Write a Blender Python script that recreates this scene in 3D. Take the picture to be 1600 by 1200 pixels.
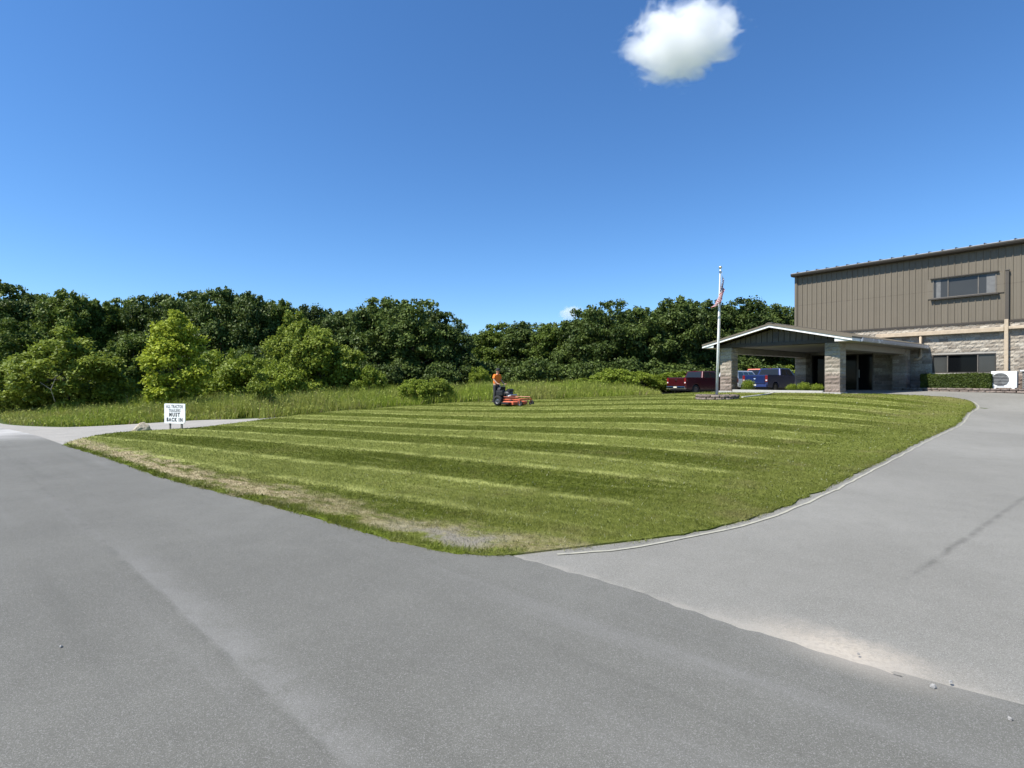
import bpy, bmesh, math, random
import numpy as np
from mathutils import Vector, Matrix
from mathutils.geometry import delaunay_2d_cdt

S = bpy.context.scene
for _o in list(bpy.data.objects):
    bpy.data.objects.remove(_o, do_unlink=True)
COL = S.collection
rnd = random.Random(7)
NP = np.random.default_rng(11)
PI = math.pi
R = math.radians

# ------------------------------------------------------------------ camera, sky, sun, exposure
EYE = 1.6            # eye height over the road
F = 850.0            # focal length in photo pixels (photo 1600 x 1200)
HZ = 595.0           # horizon row
cam_d = bpy.data.cameras.new('camera')
cam_d.sensor_width = 36.0
cam_d.lens = 36.0 * F / 1600.0
cam_d.clip_start = 0.05
cam_d.clip_end = 20000.0
cam = bpy.data.objects.new('camera', cam_d)
COL.objects.link(cam)
cam.location = (0, 0, EYE)
cam.rotation_euler = (R(90) - math.atan((600 - HZ) / F), 0, 0)
S.camera = cam

SUN_AZ = (-0.91, -0.41)            # where the sun stands, seen from the scene
SUN_EL = R(55)
_n = math.hypot(*SUN_AZ)
sx, sy = SUN_AZ[0] / _n, SUN_AZ[1] / _n
W = bpy.data.worlds.new('World')
S.world = W
W.use_nodes = True
wn = W.node_tree
wn.nodes.clear()
_sky = wn.nodes.new('ShaderNodeTexSky')
_sky.sky_type = 'NISHITA'
_sky.sun_disc = False
_sky.sun_elevation = SUN_EL
_sky.sun_rotation = math.atan2(sx, sy)
_sky.altitude = 300
_sky.air_density = 1.0
_sky.dust_density = 0.0
_sky.ozone_density = 9.0
_bg = wn.nodes.new('ShaderNodeBackground')
_bg.inputs['Strength'].default_value = 0.112
_wo = wn.nodes.new('ShaderNodeOutputWorld')
_hs = wn.nodes.new('ShaderNodeHueSaturation')
_hs.inputs['Saturation'].default_value = 1.09
wn.links.new(_sky.outputs[0], _hs.inputs['Color'])
wn.links.new(_hs.outputs[0], _bg.inputs[0])
wn.links.new(_bg.outputs[0], _wo.inputs[0])

sun_d = bpy.data.lights.new('sun', 'SUN')
sun_d.energy = 5.0
sun_d.angle = R(0.53)
sun_d.color = (1.0, 0.955, 0.88)
sun = bpy.data.objects.new('sun', sun_d)
COL.objects.link(sun)
sun.rotation_euler = Vector((sx * math.cos(SUN_EL), sy * math.cos(SUN_EL), math.sin(SUN_EL))).to_track_quat('Z', 'Y').to_euler()
sun.location = (-30, -20, 60)

S.view_settings.view_transform = 'Standard'
S.view_settings.look = 'None'
S.view_settings.gamma = 1.0
S.view_settings.exposure = 0.68
S.view_settings.use_curve_mapping = False
S.render.engine = 'CYCLES'
S.cycles.use_denoising = True
S.cycles.denoiser = 'OPENIMAGEDENOISE'
S.cycles.denoising_input_passes = 'RGB_ALBEDO_NORMAL'
S.cycles.denoising_prefilter = 'ACCURATE'
S.cycles.max_bounces = 12
S.cycles.diffuse_bounces = 3
S.cycles.glossy_bounces = 3
S.cycles.transmission_bounces = 4
S.cycles.transparent_max_bounces = 8
S.cycles.volume_bounces = 10
S.cycles.sample_clamp_indirect = 6.0
S.cycles.caustics_reflective = False
S.cycles.caustics_refractive = False

# ------------------------------------------------------------------ helpers: objects
def tag(o, label=None, cat=None, group=None, kind=None):
    if label: o['label'] = label
    if cat: o['category'] = cat
    if group: o['group'] = group
    if kind: o['kind'] = kind
    return o

def empty(name, loc=(0, 0, 0), rz=0.0):
    o = bpy.data.objects.new(name, None)
    o.empty_display_size = 0.2
    o.location = loc
    o.rotation_euler = (0, 0, rz)
    COL.objects.link(o)
    return o

def link(name, me, mat=None, parent=None, loc=(0, 0, 0), rot=None):
    o = bpy.data.objects.new(name, me)
    if mat is not None and len(me.materials) == 0:
        for m in (mat if isinstance(mat, (list, tuple)) else [mat]):
            me.materials.append(m)
    COL.objects.link(o)
    o.parent = parent
    o.location = loc
    if rot: o.rotation_euler = rot
    return o

def copy_tree(o, parent=None):
    c = o.copy()
    COL.objects.link(c)
    c.parent = parent
    for ch in list(o.children):
        copy_tree(ch, c)
    return c

class MB:
    """collects faces; build() links ONE mesh object"""
    def __init__(s):
        s.v = []; s.f = []; s.mi = []; s.cur = 0
    def face(s, pts):
        b = len(s.v)
        s.v.extend([tuple(p) for p in pts])
        s.f.append(tuple(range(b, b + len(pts)))); s.mi.append(s.cur)
    def box(s, x0, x1, y0, y1, z0, z1, M=None):
        c = [(x0, y0, z0), (x1, y0, z0), (x1, y1, z0), (x0, y1, z0), (x0, y0, z1), (x1, y0, z1), (x1, y1, z1), (x0, y1, z1)]
        if M is not None: c = [tuple(M @ Vector(p)) for p in c]
        b = len(s.v); s.v.extend(c)
        for q in ((0, 3, 2, 1), (4, 5, 6, 7), (0, 1, 5, 4), (1, 2, 6, 5), (2, 3, 7, 6), (3, 0, 4, 7)):
            s.f.append(tuple(b + i for i in q)); s.mi.append(s.cur)
        return s
    def ring_loft(s, rings, close=True, cap=True):
        b = len(s.v); n = len(rings[0])
        for r_ in rings: s.v.extend([tuple(p) for p in r_])
        for i in range(len(rings) - 1):
            for j in range(n if close else n - 1):
                k = (j + 1) % n
                s.f.append((b + i * n + j, b + i * n + k, b + (i + 1) * n + k, b + (i + 1) * n + j)); s.mi.append(s.cur)
        if cap and close:
            s.f.append(tuple(b + j for j in reversed(range(n)))); s.mi.append(s.cur)
            e = b + (len(rings) - 1) * n
            s.f.append(tuple(e + j for j in range(n))); s.mi.append(s.cur)
        return s
    def tube(s, pts, rad, n=8, cap=True):
        pts = [Vector(p) for p in pts]
        if not isinstance(rad, (list, tuple)): rad = [rad] * len(pts)
        rings = []
        for i, p in enumerate(pts):
            a = pts[max(i - 1, 0)]; c = pts[min(i + 1, len(pts) - 1)]
            d = (c - a).normalized()
            u = d.cross(Vector((0, 0, 1)))
            if u.length < 1e-3: u = d.cross(Vector((0, 1, 0)))
            u.normalize(); w = d.cross(u)
            rings.append([p + (u * math.cos(2 * PI * k / n) + w * math.sin(2 * PI * k / n)) * rad[i] for k in range(n)])
        return s.ring_loft(rings, True, cap)
    def prism(s, poly, axis, a, b):
        """poly in 2D, extruded along axis ('x','y','z') from a to b"""
        def P(p, t):
            return {'x': (t, p[0], p[1]), 'y': (p[0], t, p[1]), 'z': (p[0], p[1], t)}[axis]
        return s.ring_loft([[P(p, a) for p in poly], [P(p, b) for p in poly]])
    def lathe(s, prof, n=20, axis='z', c=(0, 0, 0), cap=True):
        rings = []
        for r_, h in prof:
            ring = []
            for k in range(n):
                a = 2 * PI * k / n
                p = {'z': (r_ * math.cos(a), r_ * math.sin(a), h), 'y': (r_ * math.cos(a), h, r_ * math.sin(a)), 'x': (h, r_ * math.cos(a), r_ * math.sin(a))}[axis]
                ring.append((p[0] + c[0], p[1] + c[1], p[2] + c[2]))
            rings.append(ring)
        return s.ring_loft(rings, True, cap)
    def mesh(s, name, mats=None, smooth=False, bevel=0.0, fixn=True):
        me = bpy.data.meshes.new(name)
        me.from_pydata(s.v, [], s.f)
        if mats is not None:
            for m in (mats if isinstance(mats, (list, tuple)) else [mats]): me.materials.append(m)
        me.polygons.foreach_set('material_index', s.mi)
        if fixn or bevel > 0:
            bm = bmesh.new(); bm.from_mesh(me)
            if bevel > 0:
                bmesh.ops.remove_doubles(bm, verts=bm.verts, dist=1e-5)
                ed = [e for e in bm.edges if len(e.link_faces) == 2 and e.calc_face_angle(0) > 0.5]
                bmesh.ops.bevel(bm, geom=ed, offset=bevel, segments=2, profile=0.6, affect='EDGES', clamp_overlap=True)
            bmesh.ops.recalc_face_normals(bm, faces=bm.faces)
            bm.to_mesh(me); bm.free()
        if smooth: me.shade_smooth()
        me.update()
        return me
    def build(s, name, mats=None, parent=None, loc=(0, 0, 0), rot=None, **k):
        return link(name, s.mesh(name, mats, **k), None, parent, loc, rot)

def np_mesh(name, verts, faces_n, nv, mats=None, attrs=None, smooth=False):
    """verts (N,3); faces_n (M,nv) ints"""
    me = bpy.data.meshes.new(name)
    nf = len(faces_n)
    me.vertices.add(len(verts)); me.vertices.foreach_set('co', np.ascontiguousarray(verts, dtype=np.float32).ravel())
    me.loops.add(nf * nv); me.loops.foreach_set('vertex_index', np.ascontiguousarray(faces_n, dtype=np.int32).ravel())
    me.polygons.add(nf); me.polygons.foreach_set('loop_start', np.arange(0, nf * nv, nv, dtype=np.int32))
    me.update(calc_edges=True)
    for k, a in (attrs or {}).items():
        at = me.attributes.new(k, 'FLOAT', 'POINT'); at.data.foreach_set('value', np.ascontiguousarray(a, dtype=np.float32))
    if mats is not None:
        for m in (mats if isinstance(mats, (list, tuple)) else [mats]): me.materials.append(m)
    if smooth: me.shade_smooth()
    me.update()
    return me

# ------------------------------------------------------------------ helpers: materials
class NT:
    def __init__(s, name):
        s.m = bpy.data.materials.new(name); s.m.use_nodes = True
        s.t = s.m.node_tree; s.t.nodes.clear()
        s.out = s.t.nodes.new('ShaderNodeOutputMaterial')
    def n(s, typ, **kw):
        nd = s.t.nodes.new('ShaderNode' + typ)
        for k, v in kw.items():
            if k.startswith('_'): setattr(nd, k[1:], v)
        return nd
    def put(s, sock, v):
        if hasattr(v, 'is_output'): s.t.links.new(v, sock)
        elif v is not None:
            if isinstance(v, (tuple, list)) and len(v) == 3 and sock.type == 'RGBA': v = (*v, 1)
            sock.default_value = v
    def math(s, op, a, b=None, c=None, clamp=False):
        nd = s.n('Math', _operation=op, _use_clamp=clamp)
        s.put(nd.inputs[0], a)
        if b is not None: s.put(nd.inputs[1], b)
        if c is not None: s.put(nd.inputs[2], c)
        return nd.outputs[0]
    def mix(s, f, a, b, mode='MIX'):
        nd = s.n('Mix', _data_type='RGBA', _blend_type=mode)
        s.put(nd.inputs[0], f); s.put(nd.inputs[6], a); s.put(nd.inputs[7], b)
        return nd.outputs[2]
    def pos(s): return s.n('NewGeometry').outputs['Position']
    def obj(s): return s.n('TexCoord').outputs['Object']
    def xyz(s, v):
        nd = s.n('SeparateXYZ'); s.put(nd.inputs[0], v); return nd.outputs
    def comb(s, x, y, z):
        nd = s.n('CombineXYZ')
        for i, q in enumerate((x, y, z)): s.put(nd.inputs[i], q)
        return nd.outputs[0]
    def vscale(s, v, sc):
        nd = s.n('VectorMath', _operation='MULTIPLY'); s.put(nd.inputs[0], v); nd.inputs[1].default_value = sc; return nd.outputs[0]
    def noise(s, v, scale, detail=3, rough=0.5, dist=0.0):
        nd = s.n('TexNoise'); s.put(nd.inputs['Vector'], v)
        nd.inputs['Scale'].default_value = scale; nd.inputs['Detail'].default_value = detail
        nd.inputs['Roughness'].default_value = rough; nd.inputs['Distortion'].default_value = dist
        return nd.outputs['Fac']
    def voro(s, v, scale, feat='F1', out='Distance'):
        nd = s.n('TexVoronoi', _feature=feat); s.put(nd.inputs['Vector'], v); nd.inputs['Scale'].default_value = scale
        return nd.outputs[out]
    def ss(s, x, a, b, lo=0.0, hi=1.0):
        nd = s.n('MapRange', _interpolation_type='SMOOTHSTEP'); s.put(nd.inputs[0], x)
        nd.inputs[1].default_value = a; nd.inputs[2].default_value = b; nd.inputs[3].default_value = lo; nd.inputs[4].default_value = hi
        return nd.outputs[0]
    def attr(s, name): return s.n('Attribute', _attribute_name=name).outputs['Fac']
    def bump(s, h, dist, strength=1.0):
        nd = s.n('Bump'); s.put(nd.inputs['Height'], h); nd.inputs['Distance'].default_value = dist; nd.inputs['Strength'].default_value = strength
        return nd.outputs[0]
    def bsdf(s, color, rough=0.6, metal=0.0, spec=0.5, normal=None, **kw):
        nd = s.n('BsdfPrincipled')
        s.put(nd.inputs['Base Color'], color); s.put(nd.inputs['Roughness'], rough); s.put(nd.inputs['Metallic'], metal)
        s.put(nd.inputs['Specular IOR Level'], spec)
        if normal is not None: s.put(nd.inputs['Normal'], normal)
        for k, v in kw.items(): s.put(nd.inputs[k.replace('_', ' ')], v)
        s.t.links.new(nd.outputs[0], s.out.inputs['Surface'])
        return nd
    def done(s): return s.m

def plain(name, col, rough=0.55, metal=0.0, var=0.12, scale=6.0, spec=0.4, bump=0.0, **kw):
    """a plain paint / plastic / metal with a little uneven tone and wear"""
    t = NT(name)
    p = t.obj()
    n1 = t.noise(p, scale, 4, 0.6)
    f = t.ss(n1, 0.3, 0.7)
    a = tuple(c * (1 - var) for c in col); b = tuple(min(1, c * (1 + var)) for c in col)
    c = t.mix(f, a, b)
    nm = t.bump(t.noise(p, scale * 8, 3), bump) if bump else None
    t.bsdf(c, t.ss(n1, 0.2, 0.8, rough * 0.85, min(1, rough * 1.15)), metal, spec, nm, **kw)
    return t.done()

# ------------------------------------------------------------------ terrain
CTRL = [
 (0,0,0),(-6,0,0),(6,0,0),(0,-12,0),(-14,-8,0),(14,-8,0.05),(-30,-5,-.1),(30,-5,.1),
 (0,5,0),(2.9,6.2,.02),(7.5,10.6,.10),(14,17,.22),(19.7,22.6,.45),(20.3,24.6,.80),(18,25.4,.95),
 (16,26,.97),(14,29.5,.96),(12,32,.93),(22,28,1.0),(25,27.5,1.0),(26,23,.8),(30,22,.8),(16,33,.98),(19,36,1.0),(28,30,1.0),(24,35,1.0),
 (18,14,.2),(25,15,.35),(30,10,.3),
 (19,43,.64),(13.5,46,.45),(20,50,.6),(26,48,.65),(8,52,.5),
 (-.6,29.6,.25),(9.6,25,.74),(5,21,.46),(0,20,.10),(0,12,.06),(5,14,.24),(9,17.5,.42),(13,21.5,.66),(-5,20,-.05),(4,28,.48),(7.5,33,.66),
 (-1.3,5.5,0),(-3.5,7.4,-.04),(-6.3,9.7,-.10),(-13.9,17,-.30),(-13.7,22.1,-.38),(-18,20.5,-.45),(-23.2,24.7,-.55),(-26.6,28.3,-.60),
 (-16,27.4,-.42),(-12.3,26.4,-.25),(-22,15,-.35),(-10,5,-.08),(-7.4,31.4,.05),(-10,28.9,-.1),(0,34,.36),(8.7,37,.58),
 (-20,45,-.3),(0,45,.35),(-40,40,-.6),(-35,20,-.5),(-45,60,-.2),(0,62,.5),(-20,62,0),(25,62,.6),(45,40,.8),(45,60,.6),(45,10,.4)]
_C = np.array(CTRL, float)
def _phi(r2):
    r2 = np.maximum(r2, 1e-9); return 0.5 * r2 * np.log(r2)
def _solve():
    n = len(_C); d2 = ((_C[:, None, :2] - _C[None, :, :2]) ** 2).sum(-1)
    K = _phi(d2) + np.eye(n) * 1.5
    P = np.c_[np.ones(n), _C[:, :2]]
    A = np.block([[K, P], [P.T, np.zeros((3, 3))]])
    return np.linalg.solve(A, np.r_[_C[:, 2], 0, 0, 0])
_TW = _solve()
def gz(x, y):
    x = np.atleast_1d(np.asarray(x, float)); y = np.atleast_1d(np.asarray(y, float))
    sh = x.shape; X = np.clip(x.ravel(), -48, 48); Y = np.clip(y.ravel(), -14, 64)
    out = np.empty(len(X))
    for i in range(0, len(X), 20000):
        a, b = X[i:i + 20000], Y[i:i + 20000]
        d2 = (a[:, None] - _C[None, :, 0]) ** 2 + (b[:, None] - _C[None, :, 1]) ** 2
        out[i:i + 20000] = _phi(d2) @ _TW[:len(_C)] + _TW[-3] + _TW[-2] * a + _TW[-1] * b
    return out.reshape(sh)
def g1(x, y): return float(gz([x], [y])[0])

def at(px, py, guess=None):
    """ground point under a photo pixel (first crossing of the sight line with the terrain)"""
    u = (px - 800) / F; v = (py - HZ) / F
    Y = np.linspace(1.5, 70, 1400)
    h = EYE - v * Y - gz(u * Y, Y)
    k = np.argmax(h < 0)
    if h[k] >= 0: k = len(Y) - 1
    y0, y1 = Y[k - 1], Y[k]
    t = h[k - 1] / (h[k - 1] - h[k]) if h[k] < 0 else 1
    y = y0 + (y1 - y0) * t
    return (u * y, y)
def ray(px, Y): return ((px - 800) / F * Y, Y)

def smooth_curve(pts, step=0.25):
    """Catmull-Rom through pts, resampled"""
    P = [np.array(p, float) for p in pts]
    P = [2 * P[0] - P[1]] + P + [2 * P[-1] - P[-2]]
    out = []
    for i in range(1, len(P) - 2):
        n = max(2, int(np.linalg.norm(P[i + 1] - P[i]) / step))
        for k in range(n):
            t = k / n
            a, b, c, d = P[i - 1], P[i], P[i + 1], P[i + 2]
            out.append(0.5 * ((2 * b) + (-a + c) * t + (2 * a - 5 * b + 4 * c - d) * t * t + (-a + 3 * b - 3 * c + d) * t ** 3))
    out.append(P[-2])
    return np.array(out)

def in_poly(pts, poly):
    x, y = pts[:, 0], pts[:, 1]; inside = np.zeros(len(pts), bool)
    px, py = poly[:, 0], poly[:, 1]; qx, qy = np.roll(px, -1), np.roll(py, -1)
    for a, b, c, d in zip(px, py, qx, qy):
        m = (b > y) != (d > y)
        if b != d: inside ^= m & (x < (c - a) * (y - b) / (d - b) + a)
    return inside
def dist_poly(pts, line):
    """distance of points to a polyline"""
    best = np.full(len(pts), 1e9)
    for a, b in zip(line[:-1], line[1:]):
        ab = b - a; L = (ab ** 2).sum() + 1e-12
        t = np.clip(((pts - a) @ ab) / L, 0, 1)
        best = np.minimum(best, np.hypot(*(pts - a - t[:, None] * ab).T))
    return best
def sheet(name, poly, step, lift, mat, attrs=None, edge_drop=0.0, skirt=0.0):
    """a sheet that follows the terrain inside a polygon"""
    poly = np.asarray(poly); lo, hi = poly.min(0), poly.max(0)
    gx, gy = np.meshgrid(np.arange(lo[0], hi[0], step), np.arange(lo[1], hi[1], step))
    g = np.c_[gx.ravel(), gy.ravel()] + NP.uniform(-.15, .15, (gx.size, 2)) * step
    g = g[in_poly(g, poly)]
    ring = np.vstack([poly, poly[:1]])
    g = g[dist_poly(g, ring) > step * 0.45]
    V = [Vector(p) for p in np.vstack([poly, g])]
    n = len(poly)
    r = delaunay_2d_cdt(V, [(i, (i + 1) % n) for i in range(n)], [], 1, 1e-5)
    v2 = np.array([tuple(p) for p in r[0]]); fs = np.array([f for f in r[2]])
    # keep only triangles inside
    c = v2[fs].mean(1); fs = fs[in_poly(c, poly)]
    a, b, d = v2[fs[:, 0]], v2[fs[:, 1]], v2[fs[:, 2]]
    flip = ((b - a)[:, 0] * (d - a)[:, 1] - (b - a)[:, 1] * (d - a)[:, 0]) < 0
    fs[flip] = fs[flip][:, ::-1]
    lf = np.full(len(v2), lift)
    if edge_drop: lf[dist_poly(v2, ring) < 1e-4] -= edge_drop
    z = gz(v2[:, 0], v2[:, 1]) + lf
    V3 = np.c_[v2, z]
    if skirt:
        # the sheet's cut edge, down into the ground
        zt = gz(poly[:, 0], poly[:, 1]) + lift - edge_drop
        b = len(V3); i = np.arange(n); j = (i + 1) % n
        V3 = np.vstack([V3, np.c_[poly, zt], np.c_[poly, zt - skirt]])
        fs = np.vstack([fs, np.stack([b + i, b + n + i, b + n + j], -1), np.stack([b + i, b + n + j, b + j], -1)])
    at_ = {k: fn(V3[:, :2]) for k, fn in (attrs or {}).items()}
    me = np_mesh(name, V3, fs, 3, mat, at_, smooth=not skirt)
    o = link(name, me)
    return o
# ------------------------------------------------------------------ outlines on the ground
road_edge_px = [(795, 869), (755, 870), (675, 860), (600, 842), (500, 813), (400, 785), (337, 769), (250, 746), (175, 719), (100, 696)]
ROAD_L = smooth_curve([at(*p) for p in road_edge_px], 0.12)                       # apex -> left
seam = [at(*p) for p in [(1600, 1105), (1400, 1056), (1200, 997), (1000, 929), (880, 892)]]
_e = np.array(seam[0]); _d = np.array(seam[0]) - np.array(seam[2]); _d /= np.linalg.norm(_d)
SEAM = smooth_curve([_e + _d * 14, _e + _d * 5] + seam + [at(795, 869)], 0.06)
_w = np.arange(len(SEAM)); SEAM[2:-2] += (np.array([.7, .7])[None, :] * (.014 * np.sin(_w * .31) + .011 * np.sin(_w * .83 + 1) + .008 * np.sin(_w * 1.9) + NP.normal(0, .004, len(_w)))[:, None])[2:-2]
far_l = [at(50, 679), at(0, 668.5)]
_q = np.array(far_l[1]) - np.array(far_l[0]); _q /= np.linalg.norm(_q)
FAR_L = smooth_curve([ROAD_L[-1]] + far_l + [np.array(far_l[1]) + _q * 6, np.array(far_l[1]) + _q * 16], 0.4)
ROAD_R = np.vstack([SEAM[:-1], ROAD_L[:-1], FAR_L])                               # the road's edge on the lawn side
ROAD_POLY = np.vstack([ROAD_R, ROAD_R[-1] + np.array([-14, -12]), (-46, -10), (0, -13.5), ROAD_R[0] + np.array([-3, -8])])

line_px = [(838, 868.2), (905, 864.5), (980, 857), (1100, 835), (1200, 810), (1300, 768), (1400, 716), (1500, 665)]
_l = [at(*p) for p in line_px]
TIP = [(17.1, 20.3), (19.1, 22.3), (20.0, 23.4), (20.35, 24.3), (20.1, 25.0), (19.4, 25.35), (18.2, 25.6), (17.0, 25.95)]
_l = [p for p in _l if p[0] < 15.5] + TIP
LINE = smooth_curve(_l, 0.15)                                                     # pale painted edge line
def offset(c, d):
    t = np.gradient(c, axis=0); t /= np.linalg.norm(t, axis=1)[:, None]
    return c + np.c_[-t[:, 1], t[:, 0]] * d
LAWN_R = offset(LINE, 0.12)
back_l = smooth_curve([at(*p) for p in [(100, 696), (112, 689.5), (160, 679), (212, 674), (300, 669), (370, 661), (415, 655)]], 0.2)
back = smooth_curve([at(415, 655), at(500, 645), at(600, 637), at(700, 630), at(765, 626.5), (2.5, 34.6), (6, 36.2), (9.5, 38.2), (11.2, 38.6), (11.5, 35), (12.0, 31.6), (12.6, 30.5), (14.4, 28.2), (16.1, 26.1), (17.0, 26.0)], 0.3)
apex = np.array([at(795, 869)])
_lr = LAWN_R[8:-3]
ring = np.vstack([ROAD_L[:-1], back_l[1:-1], back[:-1], _lr[::-1]])
_j = NP.normal(0, 0.022, ring.shape)
LAWN_POLY = ring + _j
_keep = [0]
for i in range(1, len(LAWN_POLY)):
    if np.linalg.norm(LAWN_POLY[i] - LAWN_POLY[_keep[-1]]) > 0.05: _keep.append(i)
LAWN_POLY = LAWN_POLY[_keep]

# stripe direction: mown parallel to the road
# ------------------------------------------------------------------ ground materials
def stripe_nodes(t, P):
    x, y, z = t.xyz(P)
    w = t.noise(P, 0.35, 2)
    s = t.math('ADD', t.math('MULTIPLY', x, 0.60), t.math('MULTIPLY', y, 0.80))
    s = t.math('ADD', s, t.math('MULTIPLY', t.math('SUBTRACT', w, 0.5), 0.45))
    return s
def lawn_material(name, blades):
    t = NT(name)
    P = t.pos()
    s = stripe_nodes(t, P)
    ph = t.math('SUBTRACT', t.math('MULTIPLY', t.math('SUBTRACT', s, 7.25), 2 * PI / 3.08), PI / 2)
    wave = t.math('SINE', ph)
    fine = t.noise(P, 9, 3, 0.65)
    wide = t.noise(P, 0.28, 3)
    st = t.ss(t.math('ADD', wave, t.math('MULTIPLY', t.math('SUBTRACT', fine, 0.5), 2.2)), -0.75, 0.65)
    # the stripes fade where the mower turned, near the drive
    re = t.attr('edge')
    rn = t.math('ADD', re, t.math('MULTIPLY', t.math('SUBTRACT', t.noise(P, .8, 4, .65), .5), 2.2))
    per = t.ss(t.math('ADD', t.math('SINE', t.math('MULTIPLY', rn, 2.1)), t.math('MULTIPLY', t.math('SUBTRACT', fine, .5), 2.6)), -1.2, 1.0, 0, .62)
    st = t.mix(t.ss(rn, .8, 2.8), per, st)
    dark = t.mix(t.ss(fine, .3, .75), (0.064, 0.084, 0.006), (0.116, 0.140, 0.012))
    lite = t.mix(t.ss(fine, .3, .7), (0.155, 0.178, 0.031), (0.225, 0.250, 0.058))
    c = t.mix(st, dark, lite)  # sheen of grass leaning either way, painted in as dark and light bands
    # lines of pale clippings between two passes
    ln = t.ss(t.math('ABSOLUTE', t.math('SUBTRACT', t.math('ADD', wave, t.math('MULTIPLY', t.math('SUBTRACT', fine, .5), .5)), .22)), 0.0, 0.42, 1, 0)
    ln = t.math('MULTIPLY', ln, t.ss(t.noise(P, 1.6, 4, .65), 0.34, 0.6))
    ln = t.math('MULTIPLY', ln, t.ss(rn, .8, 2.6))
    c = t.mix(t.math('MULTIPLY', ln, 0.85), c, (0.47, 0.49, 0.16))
    # streaks left by the mower wheels and by clippings, along the passes
    x_, y_, z_ = t.xyz(P)
    al_ = t.math('SUBTRACT', t.math('MULTIPLY', x_, .80), t.math('MULTIPLY', y_, .60))
    sk = t.noise(t.comb(t.math('MULTIPLY', s, 8.5), t.math('MULTIPLY', al_, .40), 0.0), 1.0, 5, .7)
    c = t.mix(t.ss(sk, .53, .70, 0, .65), c, (0.37, 0.395, 0.12))
    c = t.mix(t.ss(sk, .47, .30, 0, .6), c, (0.058, 0.076, 0.006))
    c = t.mix(t.ss(wide, 0.5, 0.75, 0, 0.4), c, (0.19, 0.185, 0.05))
    # thin, drier turf on patches of the bank
    dp = t.math('MULTIPLY', t.ss(t.noise(P, 0.5, 4, .6), 0.52, 0.72), t.ss(re, 8, 1.0))
    c = t.mix(t.math('MULTIPLY', dp, .5), c, (0.24, 0.195, 0.095))
    # the dried-out verge along the road
    d = t.attr('road')
    dn = t.math('ADD', d, t.math('MULTIPLY', t.math('SUBTRACT', t.noise(P, 1.3, 6, .75), 0.5), 1.5))
    far = t.ss(t.attr('along'), 2.0, 6.0, 0.65, 1.0)
    band = t.math('MULTIPLY', t.ss(dn, 0.08, 0.28), t.ss(dn, 0.95, 0.50))
    band = t.math('MULTIPLY', band, far)
    band = t.math('MULTIPLY', band, t.ss(t.noise(t.comb(t.math('MULTIPLY', t.attr('along'), .45), t.math('MULTIPLY', d, 2.0), 0.0), 2.6, 5, .75), 0.36, 0.54))
    dry = t.mix(t.ss(t.noise(P, 7, 5, .75), .3, .7), (0.22, 0.165, 0.09), (0.58, 0.49, 0.31))
    c = t.mix(band, c, dry)
    # bare gravelly soil at the corner
    so = t.math('MULTIPLY', t.math('MULTIPLY', t.ss(dn, 0.14, 0.36), t.ss(dn, 0.70, 0.42)), t.ss(t.attr('along'), 2.2, 0.8))
    so = t.math('MULTIPLY', t.math('MULTIPLY', so, t.ss(t.attr('along'), 0.15, 0.5)), t.ss(t.noise(P, 5, 4, .7), .3, .55, .25, 1))
    c = t.mix(so, c, t.mix(t.noise(P, 45, 3), (0.20, 0.175, 0.14), (0.36, 0.335, 0.29)))
    # fresh weeds right on the asphalt edge
    we = t.math('MULTIPLY', t.ss(d, 0.22, 0.05), t.ss(t.noise(P, 2.4, 5), 0.46, 0.58))
    c = t.mix(t.math('MULTIPLY', we, .8), c, (0.16, 0.21, 0.02))
    sp = t.noise(P, 42, 3, .8)
    c = t.mix(t.ss(sp, .56, .78, 0, .6), c, (0.34, 0.37, 0.11))
    c = t.mix(t.ss(sp, .46, .26, 0, .55), c, (0.045, 0.060, 0.006))
    c = t.mix(t.ss(t.noise(P, 2.1, 4, .7), .55, .72, 0, .35), c, (0.16, 0.13, 0.05))
    if blades:
        v = t.attr('tint')
        c = t.mix(t.math('MULTIPLY', t.ss(v, .984, .987), t.ss(re, 9, 3)), c, (0.44, 0.43, 0.33))
        c = t.mix(t.ss(v, 0.0, 1.0), t.mix(0.22, c, (0.03, 0.04, 0.004)), t.mix(0.16, c, (0.42, 0.45, 0.14)))
        dif = t.n('BsdfPrincipled'); t.put(dif.inputs['Base Color'], c); dif.inputs['Roughness'].default_value = 0.5; dif.inputs['Specular IOR Level'].default_value = 0.1
        tr = t.n('BsdfTranslucent'); t.put(tr.inputs[0], c)
        mx = t.n('MixShader'); mx.inputs[0].default_value = 0.3
        t.t.links.new(dif.outputs[0], mx.inputs[1]); t.t.links.new(tr.outputs[0], mx.inputs[2])
        t.t.links.new(mx.outputs[0], t.out.inputs[0])
    else:
        h = t.noise(P, 60, 4, .7)
        c = t.mix(t.ss(h, .3, .7, .0, .35), c, (0.03, 0.04, 0.008))
        t.bsdf(c, 0.9, 0, 0.1, t.bump(h, 0.02))
    return t.done()

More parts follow.
